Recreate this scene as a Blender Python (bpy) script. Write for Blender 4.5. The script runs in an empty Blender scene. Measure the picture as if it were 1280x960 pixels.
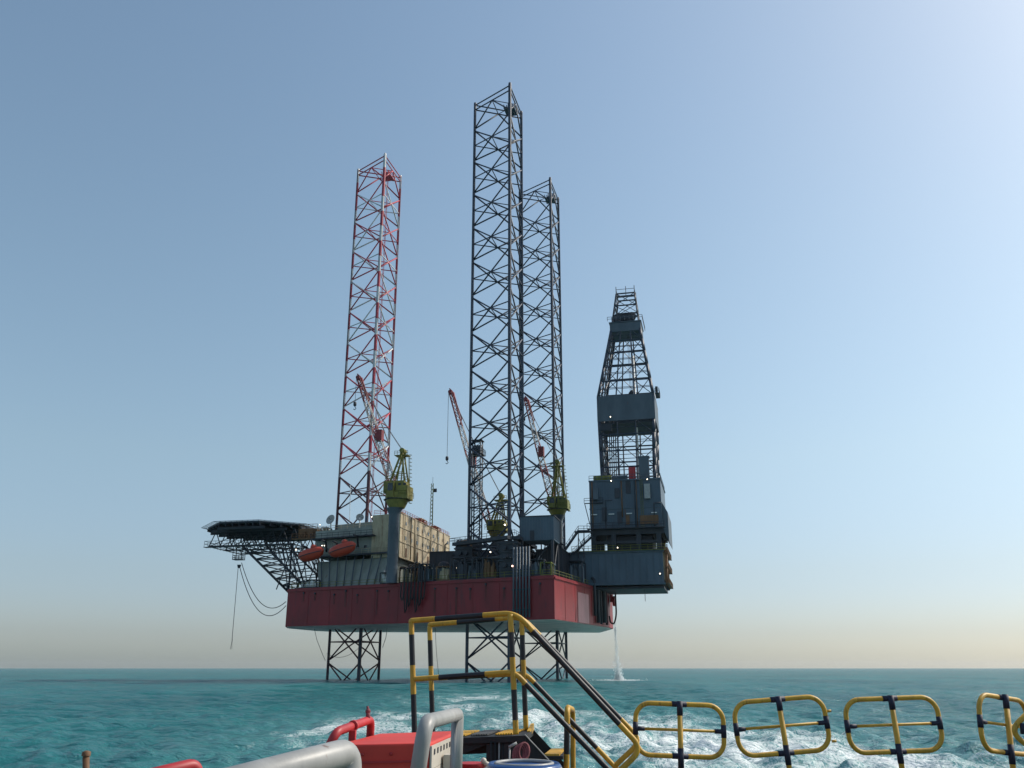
import bpy, math, random
import numpy as np
from mathutils import Vector, Matrix, noise
random.seed(7)
S = bpy.context.scene
COL = S.collection
PI = math.pi

# ------------------------------------------------------------------ camera, sky, sun
CAMZ = 2.8; F = 1100.0; PITCH = math.atan(355 / 1100)
cam = bpy.data.cameras.new('camera'); co = bpy.data.objects.new('camera', cam); COL.objects.link(co)
cam.sensor_fit = 'HORIZONTAL'; cam.sensor_width = 36.0; cam.lens = 36.0 * F / 1280
cam.clip_start = 0.1; cam.clip_end = 60000
co.location = (0, 0, CAMZ); co.rotation_euler = (PI / 2 + PITCH, 0, 0)
S.camera = co
SUN_EL = math.radians(42.5); SUN_AZ = math.radians(70)          # azimuth measured from +Y towards +X
w = bpy.data.worlds.new('World'); S.world = w; w.use_nodes = True
nt = w.node_tree; bg = nt.nodes['Background']
sky = nt.nodes.new('ShaderNodeTexSky'); sky.sky_type = 'NISHITA'; sky.sun_disc = False
sky.sun_elevation = SUN_EL; sky.sun_rotation = SUN_AZ
sky.air_density = 1.59; sky.dust_density = 1.85; sky.ozone_density = 5.1; sky.altitude = 0
tcw = nt.nodes.new('ShaderNodeTexCoord'); sx = nt.nodes.new('ShaderNodeSeparateXYZ'); nt.links.new(tcw.outputs['Generated'], sx.inputs[0])
rw = nt.nodes.new('ShaderNodeValToRGB'); nt.links.new(sx.outputs['Z'], rw.inputs[0]); cr_ = rw.color_ramp; cr_.interpolation = 'B_SPLINE'      # pale maritime haze in the lowest sky
for k, (p_, c_) in enumerate(((0.0, (1.50, 1.75, 2.18)), (.035, (.90, 1.10, 1.62)), (.10, (.77, .84, 1.06)), (.22, (.99, .95, .90)), (.45, (1.06, 1.00, .88)))):
    e_ = cr_.elements[k] if k < 2 else cr_.elements.new(p_)
    e_.position = p_; e_.color = (*[x / 2.2 for x in c_], 1)
tw = nt.nodes.new('ShaderNodeVectorMath'); tw.operation = 'SCALE'; tw.inputs['Scale'].default_value = 2.2; nt.links.new(rw.outputs[0], tw.inputs[0])
mw = nt.nodes.new('ShaderNodeMix'); mw.data_type = 'RGBA'; mw.blend_type = 'MULTIPLY'; mw.inputs['Factor'].default_value = 1.0; nt.links.new(sky.outputs[0], mw.inputs[6]); nt.links.new(tw.outputs[0], mw.inputs[7])
nt.links.new(mw.outputs[2], bg.inputs[0]); bg.inputs[1].default_value = 0.148
sl = bpy.data.lights.new('sun', 'SUN'); so = bpy.data.objects.new('sun', sl); COL.objects.link(so)
sl.energy = 3.8; sl.angle = math.radians(0.6); sl.color = (1.0, 0.94, 0.84)
sd = Vector((math.sin(SUN_AZ) * math.cos(SUN_EL), math.cos(SUN_AZ) * math.cos(SUN_EL), math.sin(SUN_EL)))
so.rotation_euler = sd.to_track_quat('Z', 'Y').to_euler()
S.view_settings.view_transform = 'Standard'; S.view_settings.look = 'None'
S.view_settings.exposure = 0.0; S.view_settings.gamma = 1.0
S.cycles.volume_bounces = 1

# ------------------------------------------------------------------ site survey: a pixel of the 1280x960 photo -> a point
CT, ST = math.cos(PITCH), math.sin(PITCH)
def ray(u, v):
    x = (u - 640) / F; y = (480 - v) / F
    return Vector((x, CT - y * ST, ST + y * CT))
def WP(u, v, D):                      # world point at ground distance D in front of the camera
    r = ray(u, v); r = r * (D / r.y); return Vector((r.x, r.y, r.z + CAMZ))
MID = Vector((3.6, 217.5, 0)); AX = Vector((.9754, -.2204, 0)); NX = Vector((.2204, .9754, 0))
RIG = Matrix.Translation(MID) @ Matrix(((AX.x, NX.x, 0, 0), (AX.y, NX.y, 0, 0), (0, 0, 1, 0), (0, 0, 0, 1)))
def RP(u, v, n):                      # rig coordinates (along, across, height) on the rig plane across = n
    r = ray(u, v); t = (n + MID.dot(NX)) / (r.x * NX.x + r.y * NX.y)
    p = Vector((r.x * t, r.y * t, 0)) - MID
    return Vector((p.dot(AX), n, r.z * t + CAMZ))
I4 = Matrix.Identity(4)

# ------------------------------------------------------------------ materials
def mat(name, col, rough=0.6, metal=0.0, var=0.25, scale=0.6, rust=0.0, bump=0.0, rustcol=(.12, .045, .02), streak=True):
    m = bpy.data.materials.new(name); m.use_nodes = True
    n = m.node_tree.nodes; l = m.node_tree.links; b = n['Principled BSDF']
    b.inputs['Roughness'].default_value = rough; b.inputs['Metallic'].default_value = metal
    tc = n.new('ShaderNodeTexCoord'); mp = n.new('ShaderNodeMapping')
    mp.inputs['Scale'].default_value = (scale, scale, scale * (0.35 if streak else 1)); l.new(tc.outputs['Object'], mp.inputs[0])
    no = n.new('ShaderNodeTexNoise'); no.inputs['Scale'].default_value = 1.0; no.inputs['Detail'].default_value = 8; no.inputs['Roughness'].default_value = .65
    l.new(mp.outputs[0], no.inputs['Vector'])
    cr = n.new('ShaderNodeValToRGB'); cr.color_ramp.elements[0].position = .3; cr.color_ramp.elements[1].position = .72
    lo = [c * (1 - var) for c in col]; hi = [min(1, c * (1 + var * .7)) for c in col]
    cr.color_ramp.elements[0].color = (*lo, 1); cr.color_ramp.elements[1].color = (*hi, 1)
    l.new(no.outputs['Fac'], cr.inputs[0]); out = cr.outputs[0]
    if rust > 0:
        mp2 = n.new('ShaderNodeMapping'); mp2.inputs['Scale'].default_value = (scale * 2.7, scale * 2.7, scale * .5); l.new(tc.outputs['Object'], mp2.inputs[0])
        n2 = n.new('ShaderNodeTexNoise'); n2.inputs['Scale'].default_value = 1.0; n2.inputs['Detail'].default_value = 10; n2.inputs['Roughness'].default_value = .7
        l.new(mp2.outputs[0], n2.inputs['Vector'])
        r2 = n.new('ShaderNodeValToRGB'); r2.color_ramp.elements[0].position = .68 - rust * .28; r2.color_ramp.elements[1].position = .74 - rust * .14
        r2.color_ramp.elements[0].color = (0, 0, 0, 1); r2.color_ramp.elements[1].color = (.85, .85, .85, 1)
        l.new(n2.outputs['Fac'], r2.inputs[0])
        mx = n.new('ShaderNodeMix'); mx.data_type = 'RGBA'; l.new(r2.outputs[0], mx.inputs['Factor'])
        l.new(out, mx.inputs[6]); mx.inputs[7].default_value = (*rustcol, 1); out = mx.outputs[2]
    l.new(out, b.inputs['Base Color'])
    if bump > 0:
        bp = n.new('ShaderNodeBump'); bp.inputs['Strength'].default_value = bump; bp.inputs['Distance'].default_value = .02
        l.new(no.outputs['Fac'], bp.inputs['Height']); l.new(bp.outputs[0], b.inputs['Normal'])
    return m
def emit(name, col, st):
    m = bpy.data.materials.new(name); m.use_nodes = True; b = m.node_tree.nodes['Principled BSDF']
    b.inputs['Base Color'].default_value = (*col, 1); b.inputs['Emission Color'].default_value = (*col, 1); b.inputs['Emission Strength'].default_value = st
    return m
M = dict(
    hull=mat('hull_red_paint', (.21, .007, .013), .5, 0, .3, .25, .42, rustcol=(.10, .012, .018)),
    bottom=mat('hull_bottom_paint', (.80, .66, .62), .6, 0, .3, .2, .2),
    deck=mat('deck_grey', (.07, .075, .08), .8, 0, .3, .4, .3),
    steel=mat('blue_grey_steel', (.075, .10, .125), .55, 0, .3, .35, .15),
    clad=mat('blue_cladding', (.065, .10, .135), .5, 0, .25, .35, .12),
    dark=mat('dark_steel', (.028, .033, .045), .6, 0, .4, .5, .2),
    leg=mat('leg_dark_paint', (.035, .045, .07), .5, 0, .35, .3, .15),
    legred=mat('leg_red_paint', (.42, .035, .06), .5, 0, .25, .4, .15),
    legwhite=mat('leg_white_paint', (.58, .58, .58), .5, 0, .2, .4, .15),
    legold=mat('leg_dark_red', (.09, .028, .04), .6, 0, .4, .4, .3),
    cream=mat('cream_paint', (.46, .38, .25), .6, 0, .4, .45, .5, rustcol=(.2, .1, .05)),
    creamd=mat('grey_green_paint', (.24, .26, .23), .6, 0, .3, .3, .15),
    yellow=mat('crane_yellow_paint', (.20, .175, .03), .6, 0, .45, .9, .4, rustcol=(.05, .04, .02)),
    ygreen=mat('crane_green_yellow', (.16, .165, .025), .6, 0, .45, .9, .4, rustcol=(.04, .04, .02)),
    orange=mat('lifeboat_orange', (.44, .05, .02), .4, 0, .15, .5, .05),
    white=mat('white_paint', (.7, .7, .68), .5, 0, .12, .5, .1),
    red=mat('red_gloss_paint', (.60, .045, .03), .55, 0, .22, 2.0, .12, rustcol=(.25, .03, .02)),
    redp=mat('red_pipe_paint', (.42, .025, .03), .5, 0, .3, 4.0, .2, rustcol=(.2, .05, .03)),
    gpipe=mat('grey_pipe_paint', (.34, .335, .32), .45, 0, .3, 5.0, .2, .15),
    gplate=mat('beige_grey_plate', (.55, .50, .42), .5, 0, .2, 4.0, .2),
    yel=mat('rail_yellow_paint', (.58, .325, .03), .5, 0, .3, 9.0, .45, .3, rustcol=(.16, .08, .02)),
    blk=mat('rail_black_paint', (.014, .014, .018), .5, 0, .4, 9.0, .38, .3, rustcol=(.08, .06, .05)),
    slv=mat('sleeve_dark_blue', (.012, .014, .04), .6, 0, .3, 6.0),
    grate=mat('platform_black', (.012, .012, .014), .6, 0, .4, 5.0, .15, .2, rustcol=(.06, .05, .045)),
    blue=mat('blue_drum_plastic', (.02, .07, .22), .3, 0, .2, 3.0),
    bdeck=mat('boat_deck_green', (.05, .10, .07), .75, 0, .3, 1.5, .25),
    hose=mat('black_rubber', (.015, .015, .018), .7, 0, .3, 1.0),
    wire=mat('wire_rope', (.05, .05, .055), .6, 0, .2, 1.0),
    brown=mat('rusty_brown', (.16, .08, .035), .7, 0, .4, .8, .4),
    glass=mat('dark_window_glass', (.02, .03, .04), .1, 0, .1, 1.0),
    spray=mat('white_water_spray', (.85, .87, .88), .5, 0, .05, 1.0),
    rope=mat('pink_rope', (.22, .06, .07), .8, 0, .5, 30.0, 0, .3),
    lamp=emit('lamp_glow', (1.0, .86, .66), 7.0),
    lampr=emit('lamp_red_glow', (1.0, .55, .42), 7.0),
)

# ------------------------------------------------------------------ mesh builder
class MB:
    def __init__(s, frame=I4): s.v = []; s.f = []; s.mi = []; s.sm = []; s.fr = frame; s.cur = 0
    def add(s, vs, fs, mi=None, sm=False):
        o = len(s.v); s.v += [s.fr @ Vector(p) for p in vs]
        for f in fs: s.f.append([i + o for i in f]); s.mi.append(s.cur if mi is None else mi); s.sm.append(sm)
        return s
    def box(s, a, b, mi=None):
        x0, x1 = sorted((a[0], b[0])); y0, y1 = sorted((a[1], b[1])); z0, z1 = sorted((a[2], b[2]))
        return s.add([(x0, y0, z0), (x1, y0, z0), (x1, y1, z0), (x0, y1, z0), (x0, y0, z1), (x1, y0, z1), (x1, y1, z1), (x0, y1, z1)],
                     [(0, 3, 2, 1), (4, 5, 6, 7), (0, 1, 5, 4), (1, 2, 6, 5), (2, 3, 7, 6), (3, 0, 4, 7)], mi)
    def prism(s, poly, z0, z1, mi=None, top=None):
        n = len(poly); top = top or poly
        vs = [(p[0], p[1], z0 if not callable(z0) else z0(p)) for p in poly] + [(p[0], p[1], z1 if not callable(z1) else z1(p)) for p in top]
        return s.add(vs, [list(range(n))[::-1], list(range(n, 2 * n))] + [(i, (i + 1) % n, n + (i + 1) % n, n + i) for i in range(n)], mi)
    def tube(s, p, q, r, n=6, mi=None, r2=None):
        return s.path([p, q], r, n, mi, r2=r2)
    def path(s, pts, r, n=8, mi=None, closed=False, band=None, r2=None):
        pts = [Vector(p) for p in pts]; P = len(pts); rings = []
        L = [0]
        for i in range(1, P): L.append(L[-1] + (pts[i] - pts[i - 1]).length)
        t0 = (pts[1] - pts[0]).normalized()
        ref = Vector((0, 0, 1)) if abs(t0.z) < .9 else Vector((1, 0, 0))
        u = t0.cross(ref).normalized(); vs = []
        for i in range(P):
            if closed: t = (pts[(i + 1) % P] - pts[i - 1]).normalized()
            elif i == 0: t = t0
            elif i == P - 1: t = (pts[i] - pts[i - 1]).normalized()
            else: t = ((pts[i + 1] - pts[i]).normalized() + (pts[i] - pts[i - 1]).normalized()).normalized()
            u = (u - t * u.dot(t)).normalized(); w_ = t.cross(u)
            rr = r if r2 is None else r + (r2 - r) * (L[i] / max(L[-1], 1e-6))
            for k in range(n):
                a = 2 * PI * k / n; vs.append(pts[i] + (u * math.cos(a) + w_ * math.sin(a)) * rr)
        o = len(s.v); s.v += [s.fr @ p for p in vs]
        segs = P if closed else P - 1
        for i in range(segs):
            j = (i + 1) % P
            m = s.cur if mi is None else mi
            if band: m = band((L[i] + L[i + 1]) / 2 if i + 1 < P else L[i])
            for k in range(n):
                k2 = (k + 1) % n
                s.f.append([o + i * n + k, o + i * n + k2, o + j * n + k2, o + j * n + k]); s.mi.append(m); s.sm.append(n > 5)
        if not closed:
            m0 = (band(0) if band else (s.cur if mi is None else mi)); m1 = (band(L[-1]) if band else m0)
            s.f.append([o + k for k in range(n)][::-1]); s.mi.append(m0); s.sm.append(False)
            s.f.append([o + (P - 1) * n + k for k in range(n)]); s.mi.append(m1); s.sm.append(False)
        return s
    def lathe(s, c, prof, n=16, mi=None, axis=None):
        c = Vector(c); vs = []; fs = []
        A = (Vector(axis).normalized() if axis else Vector((0, 0, 1))); q = Vector((0, 0, 1)).rotation_difference(A)
        for (r, z) in prof:
            for k in range(n):
                a = 2 * PI * k / n; vs.append(c + q @ Vector((r * math.cos(a), r * math.sin(a), z)))
        for i in range(len(prof) - 1):
            for k in range(n):
                k2 = (k + 1) % n; fs.append((i * n + k, i * n + k2, (i + 1) * n + k2, (i + 1) * n + k))
        s.add(vs, fs, mi, True)
        return s.add([vs[k] for k in range(n)], [list(range(n))[::-1]], mi).add([vs[-n + k] for k in range(n)], [list(range(n))], mi)
    def ball(s, c, r, mi=None):
        p = [(max(.001, r * math.sin(PI * i / 6)), -r * math.cos(PI * i / 6)) for i in range(7)]
        return s.lathe(c, p, 10, mi)
    def rail(s, pts, h=1.1, sp=2.0, r=.05, mi=None, mids=1):
        pts = [Vector(p) for p in pts]
        for a, b in zip(pts[:-1], pts[1:]):
            n = max(1, int((b - a).length / sp))
            for i in range(n + 1):
                p = a.lerp(b, i / n); s.tube(p, p + Vector((0, 0, h)), r, 4, mi)
            for k in range(mids + 1):
                d = Vector((0, 0, h * (k + 1) / (mids + 1))); s.tube(a + d, b + d, r, 4, mi)
        return s
    def build(s, name, mats, parent=None, base=None):
        mats = mats if isinstance(mats, (list, tuple)) else [mats]
        if base is None:
            base = parent['_b'] if parent is not None and '_b' in parent else None
        if base is None:
            A = np.array([tuple(p) for p in s.v]); base = ((A[:, 0].min() + A[:, 0].max()) / 2, (A[:, 1].min() + A[:, 1].max()) / 2, A[:, 2].min())
        b = Vector(base)
        me = bpy.data.meshes.new(name); me.from_pydata([tuple(p - b) for p in s.v], [], s.f)
        for m in mats: me.materials.append(m)
        me.polygons.foreach_set('material_index', s.mi); me.polygons.foreach_set('use_smooth', s.sm); me.update()
        o = bpy.data.objects.new(name, me); COL.objects.link(o)
        if parent is not None: o.parent = parent
        else: o.location = b
        o['_b'] = tuple(b)
        return o
def tag(o, label=None, cat=None, group=None, kind=None):
    if label: o['label'] = label
    if cat: o['category'] = cat
    if group: o['group'] = group
    if kind: o['kind'] = kind
    return o
def thing(name, base, label, cat, group=None, frame=RIG):
    o = bpy.data.objects.new(name, None); COL.objects.link(o); b = frame @ Vector(base)
    o.location = b; o['_b'] = tuple(b); o.empty_display_size = .5
    return tag(o, label, cat, group)
def R_(): return MB(RIG)
def fillet(pts, rad, n=6):
    pts = [Vector(p) for p in pts]; out = [pts[0]]
    for i in range(1, len(pts) - 1):
        a, b, c = pts[i - 1], pts[i], pts[i + 1]
        d1 = (a - b); d2 = (c - b); r = min(rad, d1.length * .45, d2.length * .45)
        p0 = b + d1.normalized() * r; p1 = b + d2.normalized() * r
        for k in range(n + 1):
            t = k / n; out.append(p0 * (1 - t) ** 2 + b * 2 * t * (1 - t) + p1 * t * t)
    out.append(pts[-1]); return out
def densify(pts, step):
    out = [Vector(pts[0])]
    for a, b in zip(pts[:-1], pts[1:]):
        a = Vector(a); b = Vector(b); n = max(1, int(math.ceil((b - a).length / step)))
        for k in range(1, n + 1): out.append(a.lerp(b, k / n))
    return out
def sag(a, b, d, n=16):
    a = Vector(a); b = Vector(b)
    return [a.lerp(b, t / n) - Vector((0, 0, d * 4 * (t / n) * (1 - t / n))) for t in range(n + 1)]

# ------------------------------------------------------------------ the sea: a polar sheet whose rings widen with distance
LG0, LG1, LG2 = (-.9, -23.3), (.9, 23.3), (-42.95, 0)
def sea():
    front = np.linspace(-58, 58, 820); back = np.linspace(58, 302, 110)[1:-1]
    ang = np.radians(np.concatenate([front, back])); na = len(ang)
    r = np.concatenate([[1.0, 3.0, 6.0], np.exp(np.linspace(math.log(9), math.log(420), 620)), np.exp(np.linspace(math.log(430), math.log(9000), 90))]); nr = len(r)
    Rr, A = np.meshgrid(r, ang, indexing='ij'); X = Rr * np.sin(A); Y = Rr * np.cos(A)
    dr = np.gradient(r)[:, None] + 0 * A
    rg = np.random.RandomState(3); Z = np.zeros_like(X)
    for i in range(90):
        lam = 22.0 * (0.945 ** i) + .22; th = rg.normal(-1.25, .62) + (rg.rand() < .25) * 1.2
        k = 2 * PI / lam; amp = .0080 * lam ** .70 * (.6 + .8 * rg.rand()) * (.5 if lam > 8 else 1.0 if lam > 2.5 else 1.6); ph = rg.rand() * 2 * PI
        fade = np.clip((lam / (dr + 1e-6) - 2.5) / 3.5, 0, 1)
        arg = k * (X * math.cos(th) + Y * math.sin(th)) + ph + .9 * np.sin(X * .043 * math.cos(i) + Y * .031 + i)
        Z += amp * fade * (np.sin(arg) + .28 * np.cos(2 * arg))
    # the boat's wake: churned water astern, running away to the rig
    cx = 6.0 - .16 * (Y - 26) + 3.0 * np.sin(Y * .045)
    hw = 10.5 + .03 * (Y - 28)
    d = np.abs(X - cx) / hw
    core = np.clip(1.25 - d, 0, 1) * np.clip((Y - 10) / 6, 0, 1) * np.clip(1.15 - (Y - 22) / 95.0, 0, 1)
    side = np.exp(-((X - (-6.5 - .05 * (Y - 35))) / 5.5) ** 2) * np.exp(-((Y - 48) / 22.0) ** 2) * .85
    rt = np.exp(-((X - 15) / 6.0) ** 2) * np.exp(-((Y - 31) / 9.0) ** 2) * .5
    strk = np.exp(-((X + 1) / 12.0) ** 2) * np.exp(-((Y - 95) / 32.0) ** 2) * .72
    foam = np.maximum.reduce([core, side, rt, strk])
    chop = np.zeros_like(X)
    for i in range(40):
        lam = .35 + 1.7 * rg.rand(); th = rg.rand() * 2 * PI; k = 2 * PI / lam
        fade = np.clip((lam / (dr + 1e-6) - 2.5) / 3.5, 0, 1)
        chop += .016 * lam ** .7 * fade * np.sin(k * (X * math.cos(th) + Y * math.sin(th)) + rg.rand() * 6.28)
    Z += chop * np.clip(core * 1.6, 0, 1)
    for (ls, ln) in (LG0, LG1, LG2):
        for (ca, cb) in ((3.3, -6.1), (-7.4, 0.0), (3.6, 6.2)):
            q = RIG @ Vector((ls + ca, ln + cb, 0)); foam = np.maximum(foam, .95 * np.exp(-(((X - q.x) / 1.6) ** 2 + ((Y - q.y) / 2.2) ** 2)))
    # splash ring where the discharge falls
    q = RIG @ Vector((21.6, 4.0, 0)); foam = np.maximum(foam, 1.25 * np.exp(-(((X - q.x) / 4.5) ** 2 + ((Y - q.y) / 3.5) ** 2)))
    Z = np.where(Rr < 8, 0, Z)
    n = nr * na; V = np.stack([X, Y, Z], -1).reshape(-1, 3).astype(np.float32)
    i, j = np.meshgrid(np.arange(nr - 1), np.arange(na), indexing='ij'); j2 = (j + 1) % na
    Q = np.stack([i * na + j, (i + 1) * na + j, (i + 1) * na + j2, i * na + j2], -1).reshape(-1, 4)[:, ::-1].astype(np.int32)
    cap = np.arange(na, dtype=np.int32)[::-1]
    me = bpy.data.meshes.new('sea'); me.vertices.add(n); me.vertices.foreach_set('co', V.ravel())
    me.loops.add(Q.size + na); me.loops.foreach_set('vertex_index', np.concatenate([Q.ravel(), cap]))
    me.polygons.add(len(Q) + 1); me.polygons.foreach_set('loop_start', np.concatenate([np.arange(0, Q.size, 4), [Q.size]]).astype(np.int32))
    me.polygons.foreach_set('use_smooth', np.ones(len(Q) + 1, bool)); me.update(calc_edges=True); me.validate()
    at = me.attributes.new('foam', 'FLOAT', 'POINT'); at.data.foreach_set('value', foam.reshape(-1).astype(np.float32))
    m = bpy.data.materials.new('sea_water'); m.use_nodes = True; N = m.node_tree.nodes; L = m.node_tree.links; b = N['Principled BSDF']
    g = N.new('ShaderNodeNewGeometry')
    def nz(sc, det=6, ro=.6, stretch=(1, 1, 1), dist=0, typ=None):
        mp = N.new('ShaderNodeMapping'); mp.inputs['Scale'].default_value = stretch; L.new(g.outputs['Position'], mp.inputs[0])
        t = N.new('ShaderNodeTexNoise'); t.inputs['Scale'].default_value = sc; t.inputs['Detail'].default_value = det
        t.inputs['Roughness'].default_value = ro; t.inputs['Distortion'].default_value = dist
        if typ: t.noise_type = typ
        L.new(mp.outputs[0], t.inputs['Vector']); return t.outputs['Fac']
    def math_(op, a, b_=None, clamp=False):
        t = N.new('ShaderNodeMath'); t.operation = op; t.use_clamp = clamp
        for k, x in enumerate((a, b_)):
            if x is None: continue
            if isinstance(x, (int, float)): t.inputs[k].default_value = x
            else: L.new(x, t.inputs[k])
        return t.outputs[0]
    def ramp(x, a, b_, c0=(0, 0, 0), c1=(1, 1, 1)):
        r_ = N.new('ShaderNodeValToRGB'); r_.color_ramp.elements[0].position = a; r_.color_ramp.elements[1].position = b_
        r_.color_ramp.elements[0].color = (*c0, 1); r_.color_ramp.elements[1].color = (*c1, 1); L.new(x, r_.inputs[0]); return r_.outputs[0]
    at_ = N.new('ShaderNodeAttribute'); at_.attribute_name = 'foam'
    # foam: lace of ridges, denser where the wake is strong
    big = nz(.32, 5, .6, (1, .45, 1), .6); fine = nz(2.9, 10, .74, (1, .5, 1), 1.2)
    ridge = math_('SUBTRACT', 1.0, math_('MULTIPLY', math_('ABSOLUTE', math_('SUBTRACT', fine, .5)), 5.0), True)
    f1 = math_('MULTIPLY', math_('SUBTRACT', big, .48), 2.4)
    f2 = math_('MULTIPLY', math_('SUBTRACT', ridge, .58), 1.15)
    dens = math_('ADD', math_('ADD', f1, f2), math_('MULTIPLY', math_('SUBTRACT', at_.outputs['Fac'], .86), 1.35))
    gate = math_('MULTIPLY', at_.outputs['Fac'], 7.0, True)
    fm = math_('MULTIPLY', ramp(dens, -.05, .75), gate)
    caps = math_('MULTIPLY', ramp(nz(.55, 8, .7, (.7, 1, 1), 1.0), .735, .77), .55)      # few small white caps
    fm = math_('MAXIMUM', fm, caps)
    wc = ramp(nz(.035, 4, .5, (1, .5, 1)), .32, .7, (.010, .100, .114), (.024, .172, .178))
    aer = N.new('ShaderNodeMix'); aer.data_type = 'RGBA'; L.new(math_('MULTIPLY', at_.outputs['Fac'], .75, True), aer.inputs['Factor'])
    L.new(wc, aer.inputs[6]); aer.inputs[7].default_value = (.13, .33, .33, 1)
    mx = N.new('ShaderNodeMix'); mx.data_type = 'RGBA'; L.new(fm, mx.inputs['Factor']); L.new(aer.outputs[2], mx.inputs[6]); mx.inputs[7].default_value = (.80, .83, .82, 1)
    L.new(mx.outputs[2], b.inputs['Base Color'])
    L.new(math_('ADD', .10, math_('MULTIPLY', fm, .6)), b.inputs['Roughness'])
    b.inputs['IOR'].default_value = 1.13; b.inputs['Specular IOR Level'].default_value = .5
    hgt = math_('ADD', math_('ADD', math_('MULTIPLY', nz(2.2, 6, .62, (.5, 1, 1), .5), .8), math_('MULTIPLY', nz(.6, 5, .6, (.4, 1, 1), .6), 2.2)), math_('MULTIPLY', nz(.16, 5, .6, (.5, 1, 1), .3), 1.6))
    bp = N.new('ShaderNodeBump'); bp.inputs['Strength'].default_value = 1.0; bp.inputs['Distance'].default_value = .30
    L.new(hgt, bp.inputs['Height']); L.new(bp.outputs[0], b.inputs['Normal'])
    # a rough sea never mirrors like a flat one: reflection is capped at the wave-averaged value
    b.inputs['Specular IOR Level'].default_value = 0
    fr = N.new('ShaderNodeFresnel'); fr.inputs['IOR'].default_value = 1.33; L.new(bp.outputs[0], fr.inputs['Normal'])
    gl = N.new('ShaderNodeBsdfGlossy'); gl.inputs['Roughness'].default_value = .10; L.new(bp.outputs[0], gl.inputs['Normal'])
    cap = math_('MULTIPLY', math_('MINIMUM', math_('MULTIPLY', fr.outputs[0], .90), .66), math_('SUBTRACT', 1.0, math_('MULTIPLY', fm, .9)))
    ms = N.new('ShaderNodeMixShader'); L.new(cap, ms.inputs[0]); L.new(b.outputs[0], ms.inputs[1]); L.new(gl.outputs[0], ms.inputs[2]); L.new(ms.outputs[0], N['Material Output'].inputs[0])
    me.materials.append(m)
    o = bpy.data.objects.new('sea', me); COL.objects.link(o); tag(o, kind='structure')
sea()

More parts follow.
